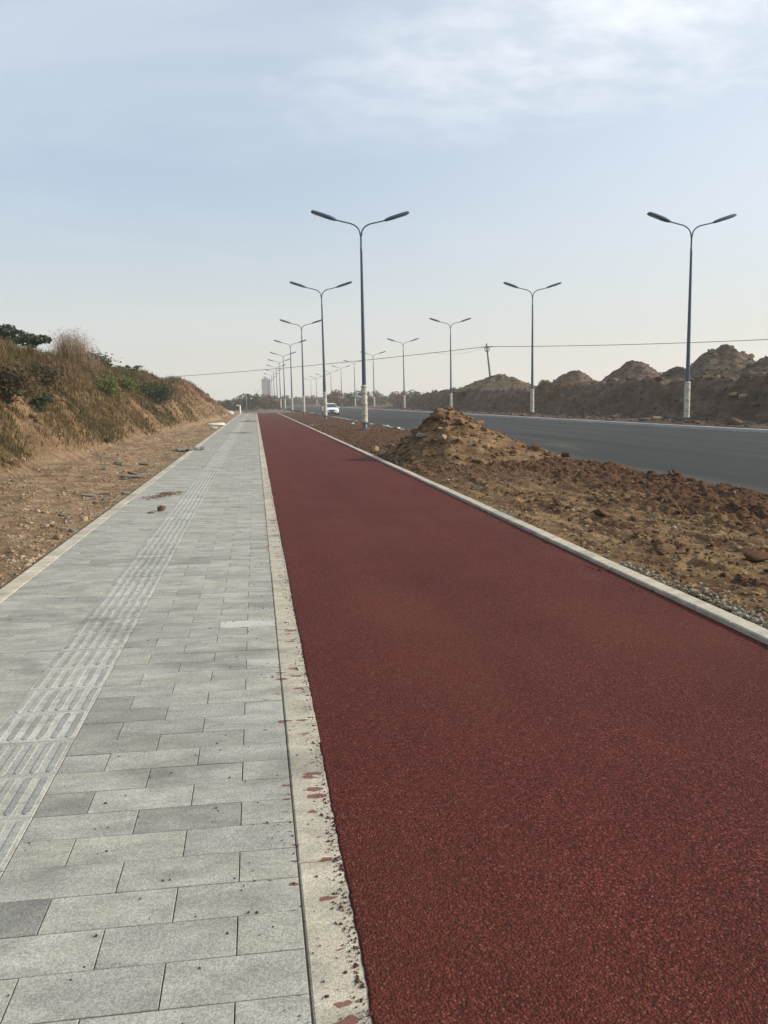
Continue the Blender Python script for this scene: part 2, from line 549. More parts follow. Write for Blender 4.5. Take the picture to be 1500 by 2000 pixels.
def bank_material(name, right=False):
    m, g, b, pos = material(name, 0.95, 0.15)
    n = g.noise(g.scale(pos, 1, 0.75, 1.4), 0.9, 7.0, 0.66, 0.5)
    sp = g.n('ShaderNodeSeparateXYZ', None, Vector=pos)
    if right:
        c = g.ramp(n, (0.28, (0.04, 0.028, 0.02)), (0.5, (0.092, 0.062, 0.042)), (0.72, (0.20, 0.14, 0.095)))
        strat = g.noise(g.scale(pos, 0.25, 0.25, 2.2), 1.0, 4.0, 0.6, 0.4)
        c = g.mix(g.step(strat, 0.52, 0.68), c, g.mix(n, (0.10, 0.055, 0.035), (0.21, 0.135, 0.085)))
    else:
        c = g.ramp(n, (0.28, (0.09, 0.055, 0.031)), (0.46, (0.16, 0.102, 0.057)), (0.62, (0.24, 0.155, 0.09)), (0.76, (0.35, 0.25, 0.16)))
        red = g.math('MULTIPLY', g.step(sp.outputs[1], 62, 74), g.step(sp.outputs[2], 1.2, 3.0))
        c = g.mix(g.math('MULTIPLY', red, 0.75), c, g.mix(n, (0.10, 0.035, 0.02), (0.20, 0.085, 0.055)))
        flatz = g.math('SUBTRACT', 1.0, g.step(sp.outputs[2], 0.12, 0.55))
        gn = g.noise(pos, 2.6, 6.0, 0.7)
        c = g.mix(g.math('MULTIPLY', flatz, 0.8), c, g.ramp(gn, (0.3, (0.12, 0.075, 0.042)), (0.46, (0.23, 0.15, 0.085)), (0.58, (0.33, 0.24, 0.15)), (0.72, (0.46, 0.38, 0.27))))
    c = g.mix(0.6, c, g.ramp(g.noise(pos, 9, 6.0, 0.75), (0.3, 0.24), (0.7, 0.76)), 'OVERLAY')
    chips = g.step(g.noise(pos, 16, 3.0), 0.66, 0.72)
    c = g.mix(g.math('MULTIPLY', chips, 0.45), c, (0.40, 0.33, 0.23))
    g.put(b.inputs['Base Color'], c)
    bump(g, b, g.noise(pos, 7, 7.0, 0.75), 0.9, 0.10)
    return m


M['bank'] = bank_material('orange_earth_bank')
M['bank_right'] = bank_material('dark_earth_bank', True)
M['ground'] = speckled('far_ground', [(0.3, (0.09, 0.07, 0.045)), (0.7, (0.17, 0.13, 0.08))], 0.08, 0.95, 0.05)


def foliage(name, a, bcol, c3=None, trans=0.25):
    m, g, b, pos = material(name, 0.8, 0.2)
    r = g.n('ShaderNodeNewGeometry').outputs['Random Per Island']
    n = g.noise(pos, 0.9, 3.0)
    f = g.math('ADD', g.math('MULTIPLY', r, 0.6), g.math('MULTIPLY', g.step(n, 0.3, 0.7), 0.4))
    stops = [(0.1, a), (0.9, bcol)] if c3 is None else [(0.05, a), (0.5, bcol), (0.95, c3)]
    c = g.ramp(f, *stops)
    g.put(b.inputs['Base Color'], c)
    t = g.n('ShaderNodeBsdfTranslucent', None, Color=c)
    mx = g.n('ShaderNodeMixShader', None, i0=trans, i1=b, i2=t)
    out = m.node_tree.nodes['Material Output']
    m.node_tree.links.new(mx.outputs[0], out.inputs[0])
    return m


M['dry_grass'] = foliage('dry_grass', (0.115, 0.082, 0.037), (0.185, 0.13, 0.062), (0.29, 0.21, 0.112))
M['olive_grass'] = foliage('olive_grass', (0.07, 0.064, 0.026), (0.12, 0.10, 0.043), (0.20, 0.155, 0.075))
M['reed'] = foliage('pink_reed_plume', (0.24, 0.17, 0.13), (0.36, 0.27, 0.215), (0.48, 0.385, 0.315), 0.4)
M['leaf_dark'] = foliage('dark_leaf', (0.018, 0.03, 0.016), (0.045, 0.068, 0.032), (0.075, 0.095, 0.05))
M['leaf_green'] = foliage('green_leaf', (0.05, 0.075, 0.02), (0.10, 0.135, 0.035), (0.16, 0.19, 0.06))
M['leaf_brown'] = foliage('brown_bush', (0.045, 0.038, 0.022), (0.085, 0.068, 0.038), (0.13, 0.105, 0.06))
M['leaf_grey'] = foliage('grey_green_leaf', (0.035, 0.05, 0.028), (0.07, 0.085, 0.05), (0.11, 0.12, 0.07))
M['leaf_red'] = foliage('autumn_leaf', (0.09, 0.045, 0.03), (0.15, 0.075, 0.05), (0.19, 0.12, 0.075))
M['bark'] = speckled('bark', [(0.3, (0.05, 0.04, 0.03)), (0.7, (0.12, 0.10, 0.08))], 6)


def plain(name, col, rough=0.5, spec=0.5, metal=0.0, wear=0.15, scale=6.0):
    m, g, b, pos = material(name, rough, spec)
    n = g.noise(pos, scale, 5.0, 0.6)
    c = g.mix(wear, col, g.ramp(n, (0.3, 0.2), (0.7, 0.8)), 'OVERLAY')
    g.put(b.inputs['Base Color'], c)
    b.inputs['Metallic'].default_value = metal
    return m


M['pole'] = plain('blue_grey_paint', (0.035, 0.072, 0.125), 0.45, 0.5)
M['lamp_head'] = plain('slate_blue_housing', (0.04, 0.085, 0.14), 0.5, 0.4)
M['lens'] = plain('lamp_lens', (0.42, 0.46, 0.48), 0.25, 0.6, wear=0.05)
M['wrap'] = plain('cream_wrapping', (0.50, 0.48, 0.41), 0.8, 0.2, wear=0.6, scale=9.0)
M['band'] = plain('wrap_band', (0.30, 0.28, 0.23), 0.8, 0.2)
M['steel'] = plain('grey_steel', (0.18, 0.19, 0.2), 0.5, 0.5)
M['timber'] = plain('weathered_concrete_pole', (0.13, 0.12, 0.105), 0.9, 0.2, wear=0.4)
M['wire'] = plain('dark_cable', (0.03, 0.03, 0.03), 0.6, 0.3)
M['car_white'] = plain('white_car_paint', (0.78, 0.79, 0.80), 0.25, 0.6, wear=0.03)
M['car_dark'] = plain('car_black_trim', (0.02, 0.02, 0.022), 0.4, 0.4)
M['car_glass'] = plain('car_glass', (0.03, 0.04, 0.042), 0.08, 0.8, wear=0.0)
M['car_lamp'] = plain('headlight_glass', (0.62, 0.64, 0.66), 0.1, 0.8, wear=0.0)
M['plate'] = plain('blue_plate', (0.03, 0.07, 0.35), 0.5, 0.4, wear=0.05)
M['rim'] = plain('alloy_rim', (0.5, 0.5, 0.52), 0.3, 0.6, 0.8)
M['tower'] = plain('tower_cladding', (0.07, 0.125, 0.21), 0.7, 0.4, wear=0.2, scale=0.1)
M['tower_glass'] = plain('tower_glass', (0.03, 0.05, 0.085), 0.3, 0.6, wear=0.1, scale=0.1)
M['white_post'] = plain('white_post_paint', (0.7, 0.7, 0.68), 0.6, 0.3)
M['plastic'] = plain('torn_plastic_sheet', (0.42, 0.44, 0.43), 0.5, 0.4, wear=0.3)

# ------------------------------------------------------------------ layout of the street (Y runs along it)
FALL = 0.02                                     # cross-fall of the footpath and track, down to the right
def zc(x):
    return -FALL * (x - 0.08)
PAVE_R, TACT_R, TACT_L, PAVE_L, KERB_L = 0.08, -0.92, -1.32, -2.09, -2.245
BORD_R = 0.235
TRACK_R, KERB_R = 3.23, 3.375
SOIL_R, ROAD_L, ROAD_R = 8.0, 8.16, 22.3
END = 124.0
ROW, Y0 = 0.1875, 2.049
TILT = math.atan(FALL)
ROAD_Z = -0.16

# ------------------------------------------------------------------ ground, road, junction
add_mesh('ground', [(-1900, -400, -0.42), (1900, -400, -0.42), (1900, 2800, -0.42), (-1900, 2800, -0.42)], [(0, 1, 2, 3)], M['ground'],
         kind='structure', label='flat brown land reaching to the horizon', category='ground')
ys = geo(1.0, 330, 0.5, 0.05)
height_sheet('road', np.linspace(ROAD_L - 0.01, ROAD_R + 0.01, 30), ys,
             lambda X, Y: ROAD_Z - 0.006 * np.abs(X - 13) + 0.012 * fbm(X * 0.4, Y * 0.06, 3, 3), M['road'],
             kind='structure', label='wide grey asphalt road to the right of the soil strip', category='road')
add_mesh('junction_road', [(-70, 125.5, -0.20), (ROAD_L - 0.02, 125.5, -0.19), (ROAD_L - 0.02, 141, -0.19), (-70, 141, -0.20)], [(0, 1, 2, 3)], M['road'],
         kind='structure', label='grey side road crossing at the far end of the footpath', category='road')

# ------------------------------------------------------------------ footpath: pavers, tactile strip, edgings
foot = add_mesh('footpath', [(KERB_L - 0.02, 0.8, zc(KERB_L) - 0.007), (BORD_R + 0.03, 0.8, zc(BORD_R) - 0.007),
                             (BORD_R + 0.03, END, zc(BORD_R) - 0.007), (KERB_L - 0.02, END, zc(KERB_L) - 0.007),
                             (KERB_L - 0.02, 0.8, -0.4), (BORD_R + 0.03, 0.8, -0.4), (BORD_R + 0.03, END, -0.4), (KERB_L - 0.02, END, -0.4)],
                [(0, 1, 2, 3), (4, 5, 1, 0), (5, 6, 2, 1), (6, 7, 3, 2), (7, 4, 0, 3)], M['bedding'],
                kind='structure', label='grey granite footpath with a tactile strip, left of the red track', category='footpath')


def slab_arrays(w, l, t=0.05, bev=0.0014, gap=0.0035):
    """a stone slab centred in x and y, its top at z = 0, arrises eased"""
    x, y = w / 2 - gap / 2, l / 2 - gap / 2
    xb, yb = x - bev, y - bev
    V = [(-x, -y, -t), (x, -y, -t), (x, y, -t), (-x, y, -t), (-x, -y, -bev), (x, -y, -bev), (x, y, -bev), (-x, y, -bev),
         (-xb, -yb, 0), (xb, -yb, 0), (xb, yb, 0), (-xb, yb, 0)]
    Fc = [(8, 9, 10, 11)]
    for k in range(4):
        j = (k + 1) % 4
        Fc += [(k, j, 4 + j, 4 + k), (4 + k, 4 + j, 8 + j, 8 + k)]
    return np.array(V), Fc


_slabs = {}
def slab_mesh(w, l, mat, key):
    k = (round(w, 4), round(l, 4), key)
    if k not in _slabs:
        V, Fc = slab_arrays(w, l)
        me = bpy.data.meshes.new(key)
        me.from_pydata([tuple(v) for v in V], [], Fc)
        me.materials.append(mat)
        _slabs[k] = me
    return _slabs[k]


def row_cells(k):
    if k % 2:
        return [(-0.12, 0.08), (-0.52, -0.12), (-0.92, -0.52), (-1.52, -1.32), (-1.92, -1.52), (PAVE_L, -1.92)]
    return [(-0.32, 0.08), (-0.72, -0.32), (-0.92, -0.72), (-1.72, -1.32), (PAVE_L, -1.72)]


k0, nrow = -5, int((END - Y0) / ROW)
cells = [(a, b, k) for k in range(k0, nrow) for a, b in row_cells(k)]
NEAR = 0
far = MB()
for a, b, k in cells:
    cx, cyy = (a + b) / 2, Y0 + (k + 0.5) * ROW
    lvl = zc(cx) + random.uniform(-0.0012, 0.0012)
    visible = (cyy > 1.75) and (cx > -0.47 * cyy)
    if visible and NEAR < 300:
        NEAR += 1
        add_obj('paver', slab_mesh(b - a, ROW, M['paver'], 'paver'), foot, (cx, cyy, lvl),
                (random.uniform(-0.003, 0.003), TILT + random.uniform(-0.002, 0.002), random.uniform(-0.002, 0.002)))
    elif cyy > 8 or not visible:
        V, Fc = slab_arrays(b - a, ROW)
        V[:, 2] += lvl - FALL * V[:, 0]
        V[:, 0] += cx; V[:, 1] += cyy
        far.add(V, [f for f in Fc[:1]] if cyy > 20 else Fc)
far.build('paver_field', M['paver'], foot, kind='stuff')


# a few pavers stand out: limewashed, darkened or scuffed
M['paver_white'] = paver_material('limewashed_paver', (0.45, 0.44, 0.40), stains=False)
M['paver_dark'] = paver_material('darkened_paver', (0.20, 0.198, 0.178), stains=False)
M['paver_mid'] = paver_material('dusty_paver', (0.25, 0.245, 0.215), stains=False)
_near = [o for o in foot.children if o.name.startswith('paver')]
for tx, ty, key, lab in ((-0.12, 5.88, 'paver_white', 'paver whitened with lime near the beige border'),
                         (-0.80, 4.22, 'paver_dark', 'dark stained paver beside the tactile strip'), (-0.72, 4.40, 'paver_mid', 'dusty stained paver beside the tactile strip'),
                         (-0.82, 4.03, 'paver_mid', 'grey-brown paver beside the tactile strip'), (-0.80, 3.28, 'paver_mid', 'stained paver against the tactile strip near the camera'),
                         (-0.80, 2.52, 'paver_dark', 'dark slate-coloured paver at the left frame edge'), (-0.8, 3.85, 'paver_mid', 'small dim paver beside the tactile strip')):
    o = min(_near, key=lambda q: (q.location.x - tx) ** 2 + 4 * (q.location.y - ty) ** 2)
    o.data = o.data.copy()
    o.data.materials[0] = M[key]
    o['label'] = lab


def tactile_arrays():
    w, l = 0.4, 2 * ROW
    V, Fc = slab_arrays(w, l)
    return V, Fc


def tactile_bars(detail=True):
    mb = MB()
    l = 2 * ROW
    for i in range(6):
        x = -0.2 + (i + 0.5) * 0.4 / 6
        hw, y1 = 0.0175, l / 2 - 0.022
        pts = []
        for a in np.linspace(0, math.pi, 5 if detail else 3):
            pts.append((x + hw * math.cos(a), y1 - hw + hw * math.sin(a)))
        for a in np.linspace(math.pi, 2 * math.pi, 5 if detail else 3):
            pts.append((x + hw * math.cos(a), -y1 + hw + hw * math.sin(a)))
        P = np.array(pts); C = np.array([x, 0])
        lo = np.column_stack([P, np.full(len(P), -0.002)])
        Q = C + (P - C) * np.array([0.8, 0.985])
        hi = np.column_stack([Q, np.full(len(P), 0.0036)])
        mb.loft([lo, hi])
    return np.concatenate(mb.V), mb.F


tv, tf = tactile_arrays()
t_me = bpy.data.meshes.new('tactile_tile'); t_me.from_pydata([tuple(v) for v in tv], [], tf); t_me.materials.append(M['tactile'])
bv, bf = tactile_bars()
b_me = bpy.data.meshes.new('ridge'); b_me.from_pydata([tuple(v) for v in bv], [], bf); b_me.materials.append(M['tactile_bar'])
fb_tiles, fb_bars = MB(), MB()
bv2, bf2 = tactile_bars(False)
tcx = (TACT_L + TACT_R) / 2
for i in range(-2, int((END - 46 - Y0) / (2 * ROW))):
    cyy = Y0 + (i * 2 + 1) * ROW
    if cyy < 1.0:
        continue
    if cyy < 32:
        t = add_obj('tactile_tile', t_me, foot, (tcx, cyy, zc(tcx) + random.uniform(0, 0.002)), (random.uniform(-0.004, 0.004), TILT, 0))
        add_obj('ridge', b_me, t)
    else:
        V = tv.copy(); V[:, 2] += zc(tcx) + 0.001 - FALL * V[:, 0]; V[:, 0] += tcx; V[:, 1] += cyy
        fb_tiles.add(V, tf)
        V = bv2.copy(); V[:, 2] += zc(tcx) + 0.001 - FALL * V[:, 0]; V[:, 0] += tcx; V[:, 1] += cyy
        fb_bars.add(V, bf2)
fb_tiles.build('tactile_field', M['tactile'], foot, kind='stuff')
fb_bars.build('ridge_field', M['tactile_bar'], foot, kind='stuff')
# where the tactile strip runs out, plain pavers
rest = MB()
for k in range(int((END - 46 - Y0) / ROW) // 2 * 2, nrow):
    V, Fc = slab_arrays(0.4, ROW); V[:, 2] += zc(tcx) - FALL * V[:, 0]; V[:, 0] += tcx; V[:, 1] += Y0 + (k + 0.5) * ROW
    rest.add(V, Fc[:1])
rest.build('paver_field', M['paver'], foot, kind='stuff')

# beige concrete edging between pavers and track, and the pale kerb on the far left
def edging(name, x0, x1, y0, step, mat, rise, thick, n_end):
    L = step
    V, Fc = slab_arrays(x1 - x0, L, thick, 0.006, 0.006)
    me = bpy.data.meshes.new(name); me.from_pydata([tuple(v) for v in V], [], Fc); me.materials.append(mat)
    y = y0
    cx = (x0 + x1) / 2
    while y < n_end:
        add_obj(name, me, foot, (cx + random.uniform(-0.002, 0.002), y + L / 2, zc(cx) + rise + random.uniform(-0.0015, 0.0015)),
                (random.uniform(-0.001, 0.001), TILT, random.uniform(-0.002, 0.002)))
        y += L


edging('border_slab', PAVE_R, BORD_R + 0.012, 2.70 - 1.0 * 2, 1.0, M['border'], 0.0, 0.10, END - 1)
edging('edge_kerb', KERB_L, PAVE_L, 0.9, 1.0, M['kerb'], 0.0015, 0.16, END - 1)

# ------------------------------------------------------------------ red track
ys = np.concatenate([np.arange(0.8, 12, 0.012), geo(12, END, 0.03, 0.004)])
jit = 0.006 * fbm(ys * 26, ys * 0, 5, 3) + 0.008 * fbm(ys * 1.3, ys * 0 + 4, 6, 2)
edge = BORD_R + jit
xs_in = np.linspace(0.03, 1, 14) ** 1.4
X = np.concatenate([np.stack([edge + 0.004, edge, edge + 0.012], 1), edge[:, None] + xs_in[None] * (TRACK_R + 0.03 - edge)[:, None]], 1)
X[:, 0] = edge - 0.001
Z = zc(X) - 0.004
Z[:, 0] = zc(X[:, 0]) - 0.03
Z[:, 1] = zc(X[:, 1]) + 0.001
Z[:, 2:] += 0.006
Z += 0.026 * sstep(X, 1.2, TRACK_R)
track = add_mesh('cycle_track', np.stack([X, np.repeat(ys[:, None], X.shape[1], 1), Z], -1).reshape(-1, 3), grid_faces(X.shape[1], len(ys)), M['track'],
                 kind='structure', label='dark red asphalt cycle track between the footpath and the kerb', category='cycle track')

# kerb along the right of the track: one stone after another
kerb = empty('track_kerb', (KERB_R, 3, 0), 'low pale concrete kerb along the right edge of the red track', 'kerb')
V, Fc = slab_arrays(KERB_R - TRACK_R, 1.0, 0.22, 0.010, 0.006)
kme = bpy.data.meshes.new('kerb_stone'); kme.from_pydata([tuple(v) for v in V], [], Fc); kme.materials.append(M['kerb'])
for i in range(-2, int(END) - 3):
    add_obj('kerb_stone', kme, kerb, ((TRACK_R - KERB_R) / 2 + random.uniform(-0.004, 0.004), i + 0.07 + 0.5 - 0.9, 0.004 + random.uniform(-0.003, 0.003)),
            (random.uniform(-0.003, 0.003), random.uniform(-0.01, 0.01), random.uniform(-0.003, 0.003)))

# road kerbs
rk = empty('road_kerb', (SOIL_R, 0, 0), 'white road kerb half buried under the turned soil strip', 'kerb')
V, Fc = slab_arrays(0.16, 1.0, 0.3, 0.012, 0.008)
rme = bpy.data.meshes.new('kerb_stone'); rme.from_pydata([tuple(v) for v in V], [], Fc); rme.materials.append(M['road_kerb'])
for i in range(1, 123):
    add_obj('kerb_stone', rme, rk, (0.08, i + 0.5, -0.045), (0, 0, 0))
rk2 = empty('road_kerb', (ROAD_R, 0, 0), 'pale kerb along the far side of the grey road', 'kerb')
V, Fc = slab_arrays(0.30, 1.0, 0.3, 0.012, 0.008)
rme2 = bpy.data.meshes.new('kerb_stone'); rme2.from_pydata([tuple(v) for v in V], [], Fc); rme2.materials.append(M['road_kerb'])
for i in range(6, 250):
    add_obj('kerb_stone', rme2, rk2, (0.15, i + 0.5, -0.07), (0, 0, 0))

# ------------------------------------------------------------------ soil strip between track and road
def soil_z(X, Y):
    u = (X - KERB_R) / (SOIL_R - KERB_R)
    edge = sstep(u, 0, 0.06) * (1 - sstep(u, 0.95, 1.03))
    rough = 0.35 + 0.65 * sstep(X + 0.8 * fbm(X * 0.5, Y * 0.5, 9, 2), 4.9, 5.8)
    rough = np.maximum(rough, 0.9 * sstep(Y, 15, 19))
    band = np.exp(-((X - 4.35 + 0.4 * fbm(X * 0, Y * 0.3, 2, 2)) / 0.28) ** 2)
    rough = np.maximum(rough, 0.8 * band)
    clods = np.abs(fbm(X * 4.3, Y * 4.3, 31, 4, 0.6)) * 0.15 + np.maximum(fbm(X * 1.6, Y * 1.6, 41, 3), 0) * 0.10
    ruts = 0.02 * np.sin(X * 21 + 3 * fbm(X, Y * 0.4, 8, 2)) * (1 - sstep(X, 4.8, 5.6))
    base = -0.06 - 0.05 * sstep(Y, 14, 40) + 0.05 * np.sin(np.clip(u, 0, 1) * math.pi) + 0.05 * fbm(X * 0.5, Y * 0.35, 12, 3)
    return base + edge * (rough * clods * (1 - 0.45 * sstep(Y, 15, 40)) + ruts * 0.4) + (1 - edge) * 0.03 * fbm(X * 6, Y * 6, 51, 2) + 0.16 * sstep(u, 0.86, 0.97) * np.maximum(fbm(X * 0.6, Y * 0.8, 61, 4) + 0.12, 0)


soil = height_sheet('soil_strip', np.linspace(KERB_R - 0.002, SOIL_R + 0.13, 190), geo(0.9, END, 0.022, 0.0035), soil_z, M['soil'], smooth=False,
                    kind='structure', label='strip of turned brown soil between the red track and the road', category='soil')

def scatter_on(n, x0, x1, y0, y1, fz, power=2.0, dens=None):
    """more points near the camera"""
    y = y0 * (y1 / y0) ** rng.uniform(0, 1, n)
    x = rng.uniform(x0, x1, n)
    if dens is not None:
        keep = rng.uniform(0, 1, n) < dens(x, y)
        x, y = x[keep], y[keep]
    return np.stack([x, y, fz(x, y)], 1)


def dens_clod(x, y):
    d = 0.10 + 0.9 * sstep(x + 0.8 * fbm(x * 0.5, y * 0.5, 9, 2), 4.9, 5.6)
    d = np.maximum(d, 0.9 * sstep(y, 15, 19))
    return np.maximum(d, 0.7 * np.exp(-((x - 4.35) / 0.3) ** 2)) * (0.3 + 0.9 * sstep(fbm(x * 0.9, y * 0.9, 77, 3), -0.3, 0.3))


P = scatter_on(15000, KERB_R + 0.1, SOIL_R - 0.02, 4.5, 110, soil_z, dens=dens_clod)
S = np.clip(rng.lognormal(-3.85, 0.55, len(P)), 0.01, 0.09)
V, Fc = scatter_rocks(P + np.array([0, 0, 0.006]), S, 100, 1)
add_mesh('soil_clods', V, Fc, M['clod'], kind='stuff', label='loose dark brown clods over the turned soil strip', category='clods')
P = scatter_on(5000, KERB_R + 0.03, 5.8, 4.5, 22, soil_z)
V, Fc = scatter_rocks(P, np.clip(rng.lognormal(-4.2, 0.5, len(P)), 0.006, 0.05), 140, 1)
add_mesh('dry_crumbs', V, Fc, M['tan_clod'], kind='stuff', label='dry tan crumbs of earth beside the track kerb', category='crumbs')
# grey gravel heaped against the kerb
P = []
for cx, cyy, n, sx, sy in ((3.47, 5.55, 330, 0.06, 0.55), (3.46, 6.9, 70, 0.04, 0.35), (3.45, 11.2, 60, 0.05, 0.3), (3.46, 4.7, 60, 0.04, 0.2)):
    q = np.stack([cx + np.abs(rng.normal(0, sx, n)), cyy + rng.normal(0, sy, n)], 1)
    P.append(np.column_stack([q, soil_z(q[:, 0], q[:, 1]) + 0.012 + rng.uniform(0, 0.02, n)]))
P = np.concatenate(P)
V, Fc = scatter_rocks(P, rng.uniform(0.009, 0.026, len(P)), 180, 1)
add_mesh('gravel', V, Fc, M['stone'], kind='stuff', label='small grey gravel heaped along the back of the track kerb', category='gravel')
# pale chips in the soil
P = scatter_on(260, KERB_R + 0.1, SOIL_R, 5, 60, soil_z)
V, Fc = scatter_rocks(P + np.array([0, 0, 0.03]), np.clip(rng.lognormal(-3.9, 0.4, len(P)), 0.01, 0.05), 190, 1)
add_mesh('pale_chips', V, Fc, M['stone'], kind='stuff', label='pale stone chips strewn through the brown soil', category='chips')

n = 420
y = 6 * (60 / 6) ** rng.uniform(0, 1, n); x = TRACK_R - np.abs(rng.normal(0, 0.10, n)) * (0.4 + 1.2 * (vnoise(y * 0.35, y * 0, 3) + 0.5))
P = np.stack([x, y, zc(x) + 0.026 * sstep(x, 1.2, TRACK_R) + 0.004], 1)
V, Fc = scatter_rocks(P, np.clip(rng.lognormal(-4.7, 0.5, n), 0.004, 0.03), 195, 1)
add_mesh('spilled_soil', V, Fc, M['clod'], kind='stuff', label='crumbs of soil spilled over the kerb onto the red track', category='soil')

# loose red and dark crumbs spilled over the border slabs and pavers
n = 1500
y = 1.9 * (20 / 1.9) ** rng.uniform(0, 1, n)
x = BORD_R - np.abs(rng.normal(0, 0.025, n)) - (rng.uniform(0, 1, n) < 0.22) * np.abs(rng.normal(0, 0.22, n))
P = np.stack([x, y, zc(x) + 0.002], 1)
V, Fc = scatter_rocks(P, np.clip(rng.lognormal(-5.75, 0.45, n), 0.0018, 0.009), 200, 1)
add_mesh('asphalt_crumbs', V, Fc, M['crumb'], kind='stuff', label='loose red asphalt crumbs spilled along the beige border', category='crumbs')

# ------------------------------------------------------------------ left verge and bank
_ty, _tx = [0, 18, 37, 62, 100, 130, 160], [-5.25, -5.2, -4.9, -3.85, -3.3, -3.1, -3.1]
_hy, _hz = [0, 30, 52, 67, 80, 92, 102, 114, 126, 142], [3.45, 3.4, 3.4, 3.3, 3.6, 3.6, 3.1, 2.3, 1.2, 0.0]
def bank_z(X, Y):
    toe = np.interp(Y, _ty, _tx) + 0.5 * fbm(Y * 0.22, Y * 0, 21, 3)
    top = np.interp(Y, _hy, _hz)
    s = np.clip((toe - X) / 4.6, 0, 3)
    face = np.where(s < 1, np.sin(np.clip(s, 0, 1) * math.pi / 2) ** 1.25, 1.0)
    z = top * face + np.clip(s - 1, 0, None) * 0.10 * (top > 0.5)
    on = sstep(s, 0.02, 0.25)
    z += on * (0.55 * fbm(X * 0.35, Y * 0.3, 22, 4) + 0.14 * fbm(X * 1.8, Y * 1.8, 23, 4)) * np.clip(top / 3, 0, 1)
    z += on * (1 - sstep(s, 0.8, 1.2)) * 0.42 * fbm(X * 0.5, Y * 1.3, 24, 4, ridged=True) * np.clip(top / 3, 0, 1)
    flat = 0.015 + 0.16 * sstep(-X, 2.4, 5.6) + 0.10 * fbm(X * 1.3, Y * 1.3, 25, 5, 0.6) * sstep(-X, 2.25, 2.9)
    return flat + z


xs = -geo(2.24, 14, 0.05, 0.018)
xs = np.concatenate([xs, -geo(14.2, 70, 0.3, 0.08)])[::-1]
bank = height_sheet('earth_bank', xs, geo(1, 160, 0.06, 0.006), bank_z, M['bank'],
                    kind='structure', label='steep orange earth bank with dry grass left of the footpath', category='bank')
# stones and rubble on the verge
P = scatter_on(6000, -11, -5.3, 14, 110, bank_z)
V, Fc = scatter_rocks(P, np.clip(rng.lognormal(-3.2, 0.55, len(P)), 0.02, 0.2), 225, 1)
add_mesh('bank_clods', V, Fc, M['bank'], kind='stuff', label='loose earth lumps on the face of the left bank', category='clods')
P = scatter_on(17000, -6.2, -2.28, 7, 70, bank_z)
S = np.clip(rng.lognormal(-4.25, 0.55, len(P)), 0.007, 0.09)
V, Fc = scatter_rocks(P, S, 230, 1)
add_mesh('verge_rubble', V, Fc, M['verge_stone'], kind='stuff', label='tan rubble and pebbles on the bare verge left of the path', category='rubble')
P = scatter_on(800, -5.4, -2.3, 7, 50, bank_z, dens=lambda x, y: 0.15 + 0.85 * (fbm(x * 0.8, y * 0.5, 88, 2) > 0.12))
V, Fc = scatter_rocks(P + np.array([0, 0, 0.008]), np.clip(rng.lognormal(-3.9, 0.5, len(P)), 0.01, 0.07), 240, 1)
add_mesh('verge_gravel', V, Fc, M['slate'], kind='stuff', label='grey broken stone scattered beside the left kerb', category='gravel')

# grass on the bank
def grass_points(n, y0, y1, dens):
    y = y0 * (y1 / y0) ** rng.uniform(0, 1, n)
    toe = np.interp(y, _ty, _tx)
    x = toe + 0.2 - rng.uniform(0, 7.5, n)
    keep = rng.uniform(0, 1, n) < dens(x, y, (toe - x) / 4.6)
    x, y = x[keep], y[keep]
    return np.stack([x, y, bank_z(x, y) - 0.02], 1)


def grass_dens(x, y, s):
    patch = 0.12 + 0.88 * sstep(fbm(x * 0.7 + y * 0.3, y * 0.5, 71, 4) + 0.55 * (s - 0.1), -0.22, 0.12)
    nearer = 1 - 0.8 * sstep(y, 48, 75)
    return patch * nearer * sstep(s, 0.0, 0.16) * 1.0


P = grass_points(300000, 13, 105, grass_dens)
L = rng.uniform(0.12, 0.38, len(P)) * (0.7 + 0.7 * sstep(P[:, 2], 1, 4))
V, Fc = blades(P, L, 0.006 + 0.0007 * P[:, 1] * rng.uniform(0.5, 1.2, len(P)), np.full(len(P), 0.8), 31)
half = fbm(P[:, 0] * 0.3, P[:, 1] * 0.3, 99, 3) + rng.normal(0, 0.12, len(P)) > -0.02
def split(V, Fc, mask, k):
    n = len(mask)
    idx = np.where(mask)[0]
    Vn = V.reshape(n, k, 3)[idx].reshape(-1, 3)
    per = Fc.reshape(3, n, 3) - (np.arange(n) * k)[None, :, None]
    Fn = (per[:, idx] + (np.arange(len(idx)) * k)[None, :, None]).reshape(-1, 3)
    return Vn, Fn
a, b_ = split(V, Fc, ~half, 5)
add_mesh('dry_grass', a, b_, M['dry_grass'], kind='stuff', label='dry straw grass covering the left bank', category='grass')
a, b_ = split(V, Fc, half, 5)
add_mesh('olive_grass', a, b_, M['olive_grass'], kind='stuff', label='olive green grass patches on the left bank', category='grass')


def shrub(name, c, r, n, size, mat, label, cat, seed, stems=6, group=None):
    """a bush: stems and leaves in several clumps through its volume"""
    rr = np.random.default_rng(seed)
    root = empty(name, c, label, cat, group)
    r = np.array(r)
    mb = MB()
    C = []
    for i in range(stems):
        a, t = rr.uniform(0, 6.28), rr.uniform(0.2, 0.9)
        tip = np.array([math.cos(a) * t, math.sin(a) * t, rr.uniform(0.6, 1.5)]) * r
        mb.tube([(0, 0, -0.1), tip * [0.4, 0.4, 0.55], tip], [0.03, 0.02, 0.006], 5)
        k = n // stems
        q = rr.normal(size=(k, 3)) * r * rr.uniform(0.26, 0.42) + tip * 0.85
        C.append(q)
    C = np.concatenate(C)
    C[:, 2] = np.abs(C[:, 2])
    mb.build('stem', M['bark'], root)
    V, Fc = leaf_cloud(C, size, seed)
    add_mesh('foliage', V, Fc, mat, root)
    return root


